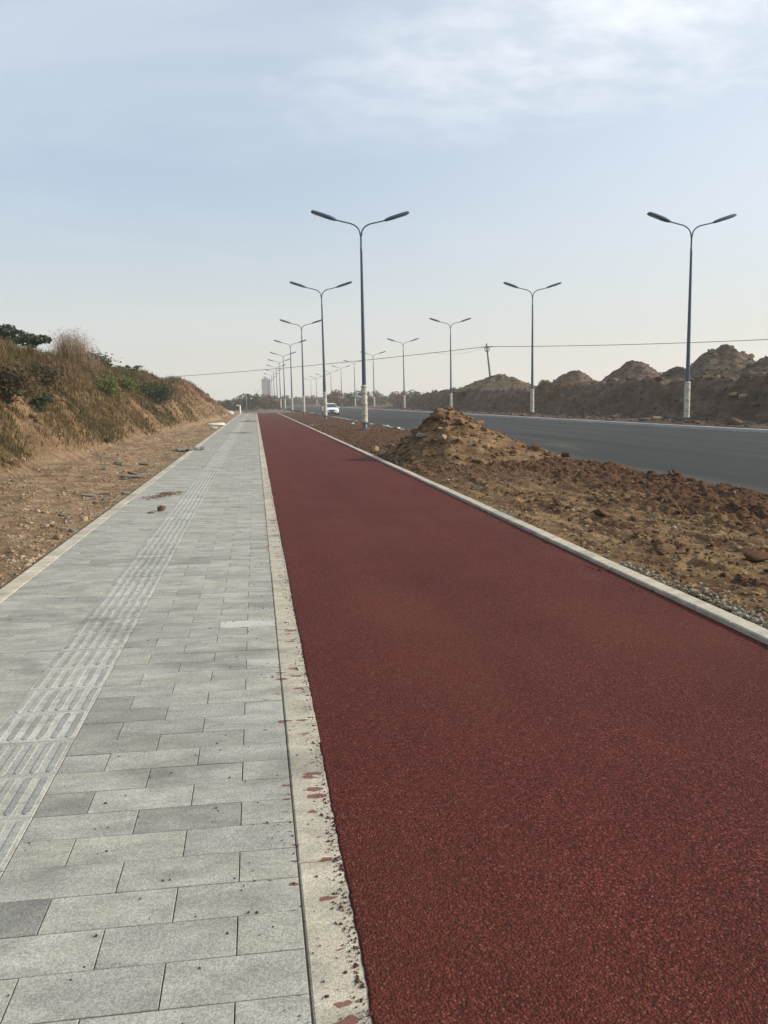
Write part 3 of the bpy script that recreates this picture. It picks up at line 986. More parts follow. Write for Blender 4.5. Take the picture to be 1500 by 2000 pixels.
def on_bank(pxx, pyy, lo=14, hi=120):
    """walk along the view ray until it meets the bank"""
    for Y in np.arange(lo, hi, 0.1):
        p = at(pxx, pyy, Y)
        if p[2] <= float(bank_z(np.array([p[0]]), np.array([p[1]]))[0]):
            break
    return p


for name, px_, py_, r, n, sz, mat, label, seed in (
        ('bush', 84, 750, (0.55, 0.5, 0.38), 1700, 0.11, 'leaf_brown', 'round dark brown bush high on the grassy left bank', 301),
        ('bush', 14, 790, (0.55, 0.55, 0.5), 1800, 0.11, 'leaf_brown', 'dark bush at the left frame edge halfway up the bank', 302),
        ('bush', 80, 805, (0.3, 0.3, 0.3), 600, 0.10, 'leaf_grey', 'small grey-green tuft below the round dark bush', 303),
        ('bush', 305, 790, (0.95, 1.3, 0.75), 3000, 0.14, 'leaf_dark', 'spreading dark green bush on the bank below the red earth', 304),
        ('weed', 205, 775, (0.5, 0.6, 0.55), 700, 0.13, 'leaf_green', 'bright yellow-green leafy weed on the bank face', 305),
        ('weed', 245, 765, (0.5, 0.8, 0.4), 600, 0.13, 'leaf_green', 'pale green creeping weed right of the bright leafy weed', 306),
        ('bush', 209, 866, (0.13, 0.13, 0.1), 150, 0.06, 'leaf_dark', 'tiny dark green plant at the foot of the bank', 307)):
    p = on_bank(px_, py_)
    shrub(name, p, r, n, sz, M[mat], label, 'bush' if name == 'bush' else 'weed', seed)

for px_, py_, Y, r, n, sz, mat, label, seed, nm in (
        (192, 740, 47, (0.8, 0.6, 0.5), 1600, 0.14, 'leaf_dark', 'dark bush at the top of the bank right of the tall reeds', 311, 'bush'),
        (214, 735, 50, (0.32, 0.3, 0.55), 900, 0.14, 'leaf_dark', 'upright young tree on the bank crest beside the dark bush', 312, 'young_tree'),
        (237, 738, 53, (0.4, 0.3, 0.38), 500, 0.12, 'leaf_grey', 'sparse grey-green bush on the bank crest', 313, 'bush'),
        (168, 738, 46, (0.7, 0.5, 0.35), 900, 0.13, 'leaf_grey', 'low green bush at the foot of the tall reeds', 314, 'bush')):
    p = at(px_, py_, Y)
    p[2] = float(bank_z(np.array([p[0]]), np.array([p[1]]))[0]) - 0.05
    shrub(nm, p, r, n, sz, M[mat], label, 'tree' if nm == 'young_tree' else 'bush', seed)

# fern-like plant on the crest
p = at(255, 737, 56); p[2] = float(bank_z(np.array([p[0]]), np.array([p[1]]))[0])
fr = empty('fern_plant', p, 'feathery plant with arching fronds at the right end of the bank crest', 'plant')
mb = MB(); C = []
for a in np.linspace(0, 5.6, 7):
    path = [(math.cos(a) * t * 0.75, math.sin(a) * t * 0.4, 0.25 + 0.85 * t - 0.35 * t * t) for t in np.linspace(0, 1, 6)]
    path = [(0, 0, -0.1)] + path
    mb.tube(path, [0.022] * 3 + [0.015] * 4, 5)
    for q in path[2:]:
        C.append(np.array(q) + np.random.default_rng(5).normal(size=(16, 3)) * [0.10, 0.08, 0.05])
mb.build('frond', M['bark'], fr)
V, Fc = leaf_cloud(np.concatenate(C), 0.15, 9, 0.3)
add_mesh('foliage', V, Fc, M['leaf_dark'], fr)

# tall reeds
p = at(150, 730, 42.5); p[2] = float(bank_z(np.array([p[0]]), np.array([p[1]]))[0]) - 0.1
reeds = empty('reed_clump', p, 'tall fluffy pinkish-brown reed clump on top of the left bank', 'reeds')
n = 850
q = np.stack([rng.normal(0, 0.62, n), rng.normal(0, 0.5, n), np.zeros(n)], 1)
q[:, 2] = bank_z(q[:, 0] + p[0], q[:, 1] + p[1]) - p[2]
L = rng.uniform(0.7, 1.75, n) * np.exp(-(q[:, 0] / 1.5) ** 2)
V, Fc = blades(q, L, np.full(n, 0.018), np.full(n, 0.45), 51, 0.1)
add_mesh('stem', V, Fc, M['dry_grass'], reeds)
tips = V.reshape(n, 5, 3)[:, 4]
C = (tips[:, None] - np.array([0, 0, 1.0]) * rng.uniform(0, 0.6, (n, 9, 1)) + rng.normal(0, 0.05, (n, 9, 3))).reshape(-1, 3)
V, Fc = leaf_cloud(C, 0.075, 52, 0.3, -0.4)
add_mesh('plume', V, Fc, M['reed'], reeds)

# tree at the left edge, on the plateau
def tree_mesh_parts(root, clumps, trunk_base, mat, n, size, seed, spread, fork):
    rr = np.random.default_rng(seed)
    mb = MB()
    mb.tube([trunk_base, np.array(trunk_base) * 0.4 + np.array(fork) * 0.6 + rr.normal(0, 0.05, 3), fork], [0.13, 0.10, 0.07], 8)
    C = []
    for c, r in clumps:
        c = np.array(c, float)
        mid = (np.array(fork) + c) / 2 + np.array([0, 0, 0.12])
        mb.tube([fork, mid, c], [0.055, 0.03, 0.01], 5)
        k = int(n * r * r)
        d = rr.normal(size=(k, 3)); d /= np.linalg.norm(d, axis=1)[:, None]
        C.append(c + d * (rr.uniform(0.25, 1, k) ** 0.5)[:, None] * r * np.array([1.15, 1.15, 0.62]))
    mb.build('trunk', M['bark'], root)
    V, Fc = leaf_cloud(np.concatenate(C), size, seed + 1, 0.5)
    add_mesh('crown', V, Fc, mat, root)


b0 = at(-20, 690, 38); b0[2] = float(bank_z(np.array([b0[0]]), np.array([b0[1]]))[0])
tr = empty('tree', b0, 'dark green spreading tree on the plateau at the left frame edge', 'tree')
cl = []
for px_, py_, r, dy in ((12, 645, 0.42, 0), (-12, 655, 0.5, 0.3), (36, 655, 0.40, 0.2), (58, 661, 0.34, -0.3), (84, 663, 0.33, 0.1), (72, 666, 0.25, 0.4),
                        (22, 666, 0.30, -0.5), (48, 669, 0.26, 0.3), (-30, 640, 0.55, 0), (-40, 662, 0.5, -0.4), (5, 667, 0.3, 0.5), (64, 675, 0.2, 0.0)):
    c = at(px_, py_, 38 + dy) - b0
    cl.append((c, r))
tree_mesh_parts(tr, cl, (0, 0, -0.3), M['leaf_dark'], 2600, 0.13, 61, 1.0, (0.05, 0.0, 0.55))

# slabs, stones and scraps on the verge
def rock(name, loc, size, mat, label, seed, group=None, rz=0.0, squash=(1, 1, 0.7), cat='rock', sub=2, rough=0.12, planes=10):
    V, Fc = rock_shape(seed, sub, rough, planes, squash)
    V = V * np.array(size) if np.ndim(size) else V * size
    o = add_mesh(name, V, Fc, M[mat] if isinstance(mat, str) else mat, label=label, category=cat)
    o.location = loc; o.rotation_euler = (random.uniform(-.1, .1), random.uniform(-.1, .1), rz)
    if group:
        o['group'] = group
    return o


def slate(loc, w, l, rz, tilt, label, seed):
    rr = np.random.default_rng(seed)
    a = np.sort(rr.uniform(0, 6.283, 7))
    P = np.stack([np.cos(a) * w * rr.uniform(0.75, 1, 7), np.sin(a) * l * rr.uniform(0.75, 1, 7)], 1)
    mb = MB().loft([np.column_stack([P * 1.02, np.full(7, -0.014)]), np.column_stack([P, np.full(7, 0.010)])])
    o = mb.build('slate_slab', M['slate'], label=label, category='slab', group='broken slate slabs on the left verge')
    o.location = loc; o.rotation_euler = (tilt, tilt * 0.6, rz)


def verge_at(px_, py_):
    p = on_bank(px_, py_, 7, 90)
    return p


for px_, py_, w, l, rz, tl, label, sd in (
        (176, 971, 0.16, 0.10, 0.2, 0.15, 'pale triangular slate slab nearest the kerb on the left verge', 1),
        (206, 966, 0.17, 0.09, 0.5, -0.1, 'grey slate slab right of the pale triangular one', 2),
        (248, 965, 0.15, 0.10, 1.0, 0.1, 'dark slate slab touching the left kerb', 3),
        (262, 932, 0.30, 0.16, 0.1, 0.08, 'broad flat slate slab in the middle of the slate heap', 4),
        (283, 930, 0.22, 0.14, 0.7, 0.12, 'slate slab at the right end of the slate heap', 5),
        (243, 936, 0.2, 0.12, 1.4, -0.1, 'slate slab at the left end of the slate heap', 6),
        (258, 927, 0.14, 0.12, 2.0, 0.5, 'upturned slate slab leaning on the slate heap', 7),
        (285, 908, 0.25, 0.15, 0.4, 0.1, 'slate slab behind the slate heap', 8)):
    p = verge_at(px_, py_)
    slate(p + np.array([0, 0, 0.03]), w, l, rz, tl, label, sd)
p = verge_at(232, 910); rock('rock', p + [0, 0, 0.05], (0.14, 0.12, 0.12), 'slate', 'dark grey squared rock on the left verge behind the slate heap', 41)
p = verge_at(204, 918); rock('rock', p + [0, 0, 0.02], (0.09, 0.08, 0.07), 'slate', 'small grey rock left of the slate heap', 42)
p = verge_at(422, 830); rock('rock', p + [0, 0, 0.05], (0.75, 0.6, 0.2), 'white_chip', 'pale flat boulder by the kerb far down the left verge', 43)
p = verge_at(418, 838); rock('rock', p + [0, 0, 0.05], (0.28, 0.22, 0.18), 'white_chip', 'white stone just in front of the pale flat boulder', 44)
p = verge_at(450, 808); rock('rock', p + [0, 0, 0.05], (0.4, 0.4, 0.35), 'white_chip', 'white stone at the far end of the left verge', 45)
# crumpled plastic on the verge by the kerb
p = verge_at(372, 880)
X, Y = np.meshgrid(np.linspace(-0.5, 0.5, 18), np.linspace(-0.5, 0.5, 14))
Z = 0.16 * np.abs(fbm(X * 4, Y * 4, 4, 3)) + 0.02
sh = add_mesh('plastic_sheet', np.stack([X * 0.9, Y * 1.2, Z], -1).reshape(-1, 3), grid_faces(18, 14), M['slate'], label='crumpled dark sheet lying on the verge against the left kerb', category='sheet')
sh.location = p
sh.modifiers.new('thickness', 'SOLIDIFY').thickness = 0.006

# brown rock and dirt smear on the footpath
def path_at(px_, py_):
    r = np.array([_cx, _cy, _cz]) @ np.array([px_ - 750, 1000 - py_, -F], float)
    t = (FALL * 0.08 - CAM[2]) / (r[2] + FALL * r[0])
    return CAM + r * t


p = path_at(315, 998)
rock('rock', p + np.array([0, 0, 0.035]), (0.085, 0.07, 0.06), 'brown_stone', 'fist-sized brown rock alone on the grey footpath', 49, squash=(1, 1, 0.9))
for nm, pts, label in (('dirt_smear', [(345, 962), (330, 966), (312, 969), (296, 972), (322, 964)], 'smear of reddish dirt across the footpath behind the brown rock'),
                       ('dirt_spot', [(292, 1002), (296, 1001)], 'small red-brown dirt spot left of the brown rock')):
    P = []
    for q in pts:
        c = path_at(*q)
        k = 170 if nm == 'dirt_smear' else 50
        w = rng.normal(size=(k, 2)) * ([0.09, 0.12] if nm == 'dirt_smear' else [0.03, 0.05])
        P.append(np.column_stack([c[0] + w[:, 0], c[1] + w[:, 1], zc(c[0] + w[:, 0]) + 0.002]))
    P = np.concatenate(P)
    V, Fc = scatter_rocks(P, np.clip(rng.lognormal(-4.7, 0.5, len(P)), 0.004, 0.022), 260, 1, flat=(0.2, 0.6))
    add_mesh(nm, V, Fc, M['brown_stone'], kind='stuff', label=label, category='dirt')
# low dirt spills across the far footpath
for i, (y0, x0, x1, h, label) in enumerate(((70, -1.3, 0.2, 0.16, 'low spill of earth across the far end of the footpath'),
                                            (44, -1.9, 0.1, 0.05, 'thin line of earth and twigs across the footpath'))):
    xs_, ys_ = np.linspace(x0, x1, 40), np.linspace(y0 - 1.6, y0 + 1.6, 26)
    X, Y = np.meshgrid(xs_, ys_)
    e = np.sin(np.clip((X - x0) / (x1 - x0), 0, 1) * math.pi) ** 0.5
    Z = zc(X) - 0.03 + (h + 0.03) * e * np.exp(-((Y - y0 - 0.5 * fbm(X * 1.5, X * 0, 7 + i, 2)) / 0.5) ** 2) * (0.7 + 0.7 * fbm(X * 3, Y * 3, 5, 3))
    add_mesh('earth_spill', np.stack([X, Y, Z], -1).reshape(-1, 3), grid_faces(40, 26), M['mound'], smooth=True, label=label, category='dirt')

# small dark specks on the pavers
n = 420
y = 1.9 * (30 / 1.9) ** rng.uniform(0, 1, n); x = rng.uniform(-2.0, 0.08, n)
P = np.stack([x, y, zc(x) + 0.002], 1)
V, Fc = scatter_rocks(P, np.clip(rng.lognormal(-5.6, 0.5, n), 0.002, 0.007), 270, 1)
add_mesh('path_grit', V, Fc, M['crumb'], kind='stuff', label='dark grit specks scattered over the grey pavers', category='grit')

# ------------------------------------------------------------------ soil mound on the strip
def heap(name, loc, rx, ry, h, mat, label, seed, cat='heap', rub=140, rub_size=(-2.6, 0.5), group=None, skirt=0.0, peak=0.15, rubmat=None, res=(72, 40), lump=0.14, left=1.0):
    root = empty(name, loc, label, cat, group)
    na, nr = res
    a = np.linspace(0, 2 * math.pi, na, endpoint=False)
    t = np.linspace(0, 1, nr) ** 0.85
    A, T = np.meshgrid(a, t)
    rad = 1 + 0.22 * fbm(np.cos(A) * 1.3 + 5, np.sin(A) * 1.3 + 5, seed, 3)
    X, Y = np.cos(A) * T * rx * rad * np.where(np.cos(A) < 0, left, 1.0), np.sin(A) * T * ry * rad
    prof = np.clip(1 - np.sqrt(T * T + peak * peak) + peak, 0, None)
    prof = prof / prof.max()
    prof = prof * (1 - skirt) + skirt * prof ** 2
    Z = h * prof * (1 + 0.16 * fbm(X * 1.1 + 9, Y * 1.1, seed + 1, 3)) + (lump * h) * fbm(X * 5 / rx, Y * 5 / ry, seed + 2, 4, 0.6) * (1 - T ** 3)
    Z -= 0.08 * T ** 4 * h + 0.05
    V = np.stack([X, Y, Z], -1).reshape(-1, 3)
    i = np.arange(na * nr).reshape(nr, na)
    j = np.roll(i, -1, 1)
    add_mesh('earth', V, np.stack([i[:-1], j[:-1], j[1:], i[1:]], -1).reshape(-1, 4), mat, root, smooth=False)
    rr = np.random.default_rng(seed + 4)
    k = rr.integers(na * 3, len(V), rub)
    P = V[k] + rr.normal(0, 0.03 * rx / 3, (rub, 3)) * [1, 1, 0.2]
    V2, F2 = scatter_rocks(P, np.clip(rr.lognormal(*rub_size, rub), 0.02, 0.6), seed + 5, 1)
    add_mesh('rubble', V2, F2, rubmat or mat, root, kind='stuff')
    return root


MC = np.array([5.08, 22.3])
mound = heap('soil_mound', (MC[0], MC[1], 0.02), 3.2, 3.0, 1.28, M['mound'], 'tall heap of brown soil and broken rock on the soil strip by the road', 71,
             'mound', 3600, (-3.6, 0.6), skirt=0.55, peak=0.13, res=(150, 80), lump=0.09, left=0.52, rubmat=M['mound'])
heap('soil_mound', (6.85, 20.9, -0.02), 1.25, 1.1, 0.36, M['mound'], 'low spread of soil trailing right from the tall heap towards the road', 72, 'mound', 400, (-3.1, 0.5), skirt=0.4, rubmat=M['clod'])


def on_mound(px_, py_):
    best, dg = None, bpy.context.evaluated_depsgraph_get()
    o = CAM; r = np.array([_cx, _cy, _cz]) @ np.array([px_ - 750, 1000 - py_, -F], float)
    r = r / np.linalg.norm(r)
    bpy.context.view_layer.update()
    hit, loc, *_ = scene.ray_cast(bpy.context.evaluated_depsgraph_get(), Vector(o), Vector(r))
    return np.array(loc) if hit else at(px_, py_, 22)


for px_, py_, size, mat, label, sd, sq in (
        (869, 858, (0.15, 0.10, 0.16), 'tan_stone', 'upright pale tan brick-shaped block in the face of the soil heap', 1, (1, .7, 1)),
        (860, 838, (0.14, 0.12, 0.09), 'tan_stone', 'pale tan block above the upright one in the soil heap', 2, (1, 1, .6)),
        (876, 830, (0.18, 0.15, 0.13), 'brown_stone', 'brown boulder set high in the soil heap', 3, (1, 1, .8)),
        (895, 828, (0.28, 0.2, 0.2), 'mound', 'large soil-coloured boulder near the top right of the heap', 4, (1, 1, .8)),
        (930, 851, (0.12, 0.1, 0.11), 'tan_stone', 'small pale block on the right flank of the soil heap', 5, (1, 1, .8)),
        (897, 860, (0.11, 0.1, 0.11), 'tan_stone', 'rounded tan stone right of the upright block', 6, (1, 1, .9)),
        (822, 853, (0.26, 0.2, 0.15), 'slate', 'dark grey boulder in the left face of the soil heap', 7, (1, 1, .7)),
        (797, 864, (0.17, 0.12, 0.13), 'stone', 'grey stone slab leaning on the left flank of the soil heap', 8, (1, .6, .8)),
        (747, 887, (0.30, 0.22, 0.18), 'tan_stone', 'large tan rock at the left foot of the soil heap by the kerb', 9, (1, 1, .6)),
        (732, 880, (0.2, 0.18, 0.2), 'tan_stone', 'tan rock behind the large one at the left foot of the heap', 10, (1, 1, .8)),
        (765, 872, (0.26, 0.16, 0.14), 'brown_stone', 'dark brown lump between the tan rocks and the soil heap', 11, (1, 1, .8)),
        (950, 873, (0.15, 0.13, 0.12), 'tan_stone', 'tan lump low on the right flank of the soil heap', 12, (1, 1, .8)),
        (1062, 883, (0.15, 0.12, 0.11), 'tan_stone', 'pale squared block at the road edge right of the soil heap', 13, (1, .8, .9)),
        (1045, 878, (0.20, 0.16, 0.15), 'clod', 'brown clod left of the pale squared block at the road edge', 14, (1, 1, .9)),
        (1105, 893, (0.20, 0.18, 0.17), 'clod', 'big round brown clod on the buried road kerb', 15, (1, 1, .95)),
        (1177, 1004, (0.16, 0.14, 0.12), 'clod', 'large dark clod in the middle of the soil strip', 16, (1, 1, .8)),
        (1315, 923, (0.09, 0.08, 0.10), 'clod', 'small pointed clod on the soil ridge by the road', 17, (1, 1, .9)),
        (1480, 1092, (0.2, 0.15, 0.09), 'clod', 'dark clod at the right frame edge on the tan soil', 18, (1, 1, .8))):
    p = on_mound(px_, py_)
    size = tuple(v * 0.8 for v in size)
    rock('rock', p + np.array([0, 0, size[2] * 0.3]), size, mat, label, 400 + sd, squash=sq, rz=sd * 0.7)
for px_, py_ in ((689, 829), (608, 833), (725, 830), (750, 833), (756, 834), (778, 838)):
    p = on_mound(px_, py_)
    rock('white_stone', p + np.array([0, 0, 0.06]), (0.14, 0.12, 0.09), 'white_chip', 'small white stone on the soil near the road between lamp and heap', int(px_), 'white stones on the soil', cat='stone')

# ------------------------------------------------------------------ right-hand verge, bank and spoil heaps
_ry, _rz_ = [0, 40, 64, 96, 137, 155, 172, 184], [2.85, 2.85, 2.5, 2.5, 2.7, 2.1, 0.4, 0.0]
def right_z(X, Y):
    toe = 27.6 + 0.8 * fbm(Y * 0.12, Y * 0, 61, 3)
    top = np.interp(Y, _ry, _rz_)
    s = np.clip((X - toe) / (2.0 + 1.6 * fbm(Y * 0.07, Y * 0 + 5, 62, 2)), 0, 40)
    face = np.where(s < 1, sstep(s, -0.15, 1.0), 1.0)
    z = top * face + np.clip(s - 1, 0, 6) * 0.05 * (top > 0.6)
    on = sstep(s, 0.0, 0.3)
    k = np.clip(top / 2.5, 0, 1)
    z += on * k * (0.55 * fbm(X * 0.3, Y * 0.16, 63, 4) + 0.26 * fbm(X * 1.4, Y * 1.4, 64, 4))
    z += on * k * (1 - sstep(s, 0.9, 1.3)) * 0.8 * fbm(X * 0.4, Y * 0.55, 65, 4, ridged=True)
    return -0.19 + z + 0.05 * fbm(X * 0.9, Y * 0.9, 66, 4) + 0.1 * sstep(X, 23, 25)


xs = np.concatenate([np.arange(22.9, 32, 0.14), geo(32.2, 150, 0.5, 0.04)])
height_sheet('spoil_bank', xs, geo(6, 320, 0.16, 0.006), right_z, M['bank_right'],
             kind='structure', label='dark eroded earth bank beyond the far side of the road', category='bank')
P = scatter_on(3600, 23.3, 31, 28, 190, right_z)
V, Fc = scatter_rocks(P, np.clip(rng.lognormal(-2.35, 0.6, len(P)), 0.03, 0.45), 290, 1)
add_mesh('bank_rubble', V, Fc, M['spoil'], kind='stuff', label='brown rubble along the foot and face of the right bank', category='rubble')
# straw grass along the brow
n = 26000
y = 34 * (150 / 34) ** rng.uniform(0, 1, n); x = 30.0 + rng.normal(0, 1.0, n)
keep = fbm(x * 0.3, y * 0.12, 55, 3) > 0.02
x, y = x[keep], y[keep]
P = np.stack([x, y, right_z(x, y) - 0.03], 1)
V, Fc = blades(P, rng.uniform(0.15, 0.45, len(P)), 0.0011 * y * rng.uniform(0.5, 1.2, len(P)), np.full(len(P), 0.7), 91)
add_mesh('brow_grass', V, Fc, M['dry_grass'], kind='stuff', label='straw grass along the brow of the right bank', category='grass')

for px_, Y, X, rx, ry, top, mat, label, sd in (
        (1410, 70, 40, 4.6, 4.6, 5.75, 'spoil', 'tallest grey-brown spoil heap behind the nearest right-hand lamp', 81),
        (1240, 86, 40, 3.9, 4.2, 5.25, 'spoil', 'broad spoil heap between the two nearest right-hand lamps', 82),
        (1120, 103, 40, 3.2, 3.4, 4.75, 'spoil', 'smaller spoil heap left of the broad one', 83),
        (975, 112, 33.6, 5.4, 5.2, 4.6, 'green_spoil', 'weedy dark spoil heap in front of the leaning pole', 84),
        (815, 166, 33, 1.9, 2.2, 2.9, 'spoil', 'small far spoil heap at the left end of the right bank', 85),
        (1530, 62, 41.5, 4.0, 4.5, 4.7, 'spoil', 'dark spoil heap cut by the right frame edge', 86),
        (1320, 72, 37.0, 2.4, 2.6, 4.1, 'green_spoil', 'low grassy spoil heap left of the tallest one', 87)):
    X = (px_ - 498) * Y / F * 1.0
    q = at(px_, 760, Y)
    z0 = float(right_z(np.array([q[0]]), np.array([Y]))[0])
    heap('spoil_heap', (q[0], Y, z0 - 0.3), rx * 1.15, ry * 1.15, (top - z0) * 1.02 + 0.35, M[mat], label, sd, 'heap', 520, (-2.5, 0.55), 'spoil heaps on the right bank', skirt=0.1 + 0.05 * (sd % 4), peak=0.16 + 0.06 * (sd % 3), res=(90, 46), lump=0.055 + 0.015 * (sd % 2))
for i, (px_, py_, s, label) in enumerate(((1437, 770, 0.45, 'pale boulder in the collapsed bank right of the nearest right-hand lamp'),
                                         (1455, 775, 0.55, 'pinkish boulder beside the pale one in the collapsed bank'),
                                         (1482, 790, 0.4, 'grey boulder near the right frame edge on the bank'),
                                         (1210, 810, 0.35, 'flat pale rock at the foot of the right bank'),
                                         (1285, 818, 0.5, 'tan rock on the verge left of the nearest right-hand lamp'))):
    p = on_mound(px_, py_)
    rock('boulder', p, (s, s * 0.8, s * 0.55), 'tan_stone' if i != 2 else 'spoil', label, 500 + i, rz=i)

# ------------------------------------------------------------------ street lamps
def make_lamp():
    root = empty('street_lamp', (0, 0, 0), 'x', 'street lamp')
    H = 10.4
    MB().lathe([(0.20, -0.15), (0.20, 0.02), (0.13, 0.03), (0.125, 0.30), (0.118, 2.4), (0.062, H - 0.9), (0.066, H - 0.88), (0.066, H - 0.62), (0.052, H - 0.60), (0.050, H)], 16).build('pole', M['pole'], root, True)
    MB().lathe([(0.30, -0.14), (0.30, 0.015), (0.24, 0.03)], 12).build('base_flange', M['pole'], root)
    # cream wrapping round the foot, slightly crumpled
    n = 16; rings = []
    a = np.linspace(0, 2 * math.pi, n, endpoint=False)
    for z in np.linspace(0.36, 2.42, 22):
        r = 0.165 + 0.012 * vnoise(np.cos(a) * 2 + z * 3 + 9, np.sin(a) * 2 + 9 + z, 4) + 0.010 * math.sin(z * 19)
        if z > 2.38: r = r * 0.86
        rings.append(np.stack([r * np.cos(a), r * np.sin(a), np.full(n, z)], 1))
    w = MB().loft(rings).build('wrapping', M['wrap'], root, True)
    for z in (0.75, 1.35, 1.95, 2.33):
        MB().lathe([(0.174, z - 0.02), (0.186, z - 0.012), (0.186, z + 0.012), (0.174, z + 0.02)], 16).build('tie', M['band'], w)
    for s in (-1, 1):
        pts = [(0, 0, H - 0.12), (0.02 * s, 0, H + 0.02)]
        for t in np.linspace(0, 1, 9):
            ang = t * math.radians(76)
            pts.append((s * (0.04 + 0.78 * (1 - math.cos(ang))), 0, H + 0.10 + 0.58 * math.sin(ang)))
        x0, z0 = pts[-1][0], pts[-1][2]
        pts.append((x0 + s * 0.30, 0, z0 + 0.065)); pts.append((x0 + s * 0.75, 0, z0 + 0.17))
        MB().tube(pts, np.linspace(0.042, 0.036, len(pts)), 8).build('arm', M['pole'], root, True)
        ex, ez = pts[-1][0], pts[-1][2]
        tilt = math.radians(18)
        hd = MB(); rings = []
        L = 1.42
        for u, hw, hh in ((0, 0.07, 0.06), (0.05, 0.12, 0.085), (0.15, 0.18, 0.105), (0.30, 0.22, 0.12), (0.55, 0.225, 0.12), (0.80, 0.215, 0.115), (0.93, 0.19, 0.10), (0.985, 0.15, 0.075), (1.0, 0.08, 0.05)):
            aa = np.linspace(0, 2 * math.pi, 14, endpoint=False)
            ca, sa = np.cos(aa), np.sin(aa)
            yy = hw * np.sign(ca) * np.abs(ca) ** 0.7
            zz = hh * np.where(sa > 0, sa, np.sign(sa) * np.abs(sa) ** 0.5 * 0.6)
            lx = u * L - 0.08
            rings.append(np.stack([s * (ex + lx * math.cos(tilt) * 1.0) * 1.0 - s * zz * math.sin(tilt) if False else np.full(14, 0.0) + s * (abs(ex) + lx * math.cos(tilt) - zz * math.sin(tilt)),
                                   yy, ez + lx * math.sin(tilt) + zz * math.cos(tilt)], 1))
        head = hd.loft(rings).build('lamp_head', M['lamp_head'], root, True)
        P = []
        for lx, yy in ((0.62, -0.10), (1.18, -0.10), (1.18, 0.10), (0.62, 0.10)):
            P.append((lx, yy))
        P = np.array(P)
        def place(P, dz):
            return np.stack([s * (abs(ex) + P[:, 0] * math.cos(tilt) - dz * math.sin(tilt)), P[:, 1], ez + P[:, 0] * math.sin(tilt) + dz * math.cos(tilt)], 1)
        MB().loft([place(P, -0.05), place(P * [1, 0.96], -0.083)]).build('lens', M['lens'], head)
    return root


lamp = make_lamp()
ORD = ['nearest', 'second', 'third', 'fourth', 'fifth', 'sixth', 'seventh', 'eighth', 'ninth', 'tenth', 'eleventh', 'twelfth', 'thirteenth']
left_d = [45.5, 71.5, 103.5, 136, 168.5, 196, 224, 256, 288, 320, 352, 384]
right_d = [44.2, 71, 102, 135, 170, 203, 235, 267, 299, 331, 363]
first = True
for i, d in enumerate(left_d):
    o = lamp if first else copy_tree(lamp)
    first = False
    z = float(soil_z(np.array([6.0]), np.array([d]))[0]) if d < END else -0.15
    o.location = (6.0, d, min(z, 0.05)); o.rotation_euler = (random.uniform(-0.006, 0.006), random.uniform(-0.006, 0.006), random.uniform(-0.04, 0.04))
    o['label'] = ('%s twin-arm street lamp with wrapped foot, counted along the soil strip' if i else '%s twin-arm street lamp with wrapped foot on the soil strip') % ORD[i]
    o['group'] = 'street lamps on the soil strip'
for i, d in enumerate(right_d):
    o = copy_tree(lamp)
    o.location = (24.5, d, -0.16 if d < 180 else -0.2); o.rotation_euler = (random.uniform(-0.006, 0.006), random.uniform(-0.006, 0.006), random.uniform(-0.04, 0.04))
    o['label'] = ('%s twin-arm street lamp counted along the far side of the road' if i else '%s twin-arm street lamp with wrapped foot, far side of the road') % ORD[i]
    o['group'] = 'street lamps across the road'
for i, d in enumerate((600, 680, 770)):
    o = copy_tree(lamp)
    o.location = (0.004 * d - 0.4, d, -0.4)
    o['label'] = 'tiny hazy twin-arm street lamp left of the far tower'
    o['group'] = 'hazy lamps beyond the junction'
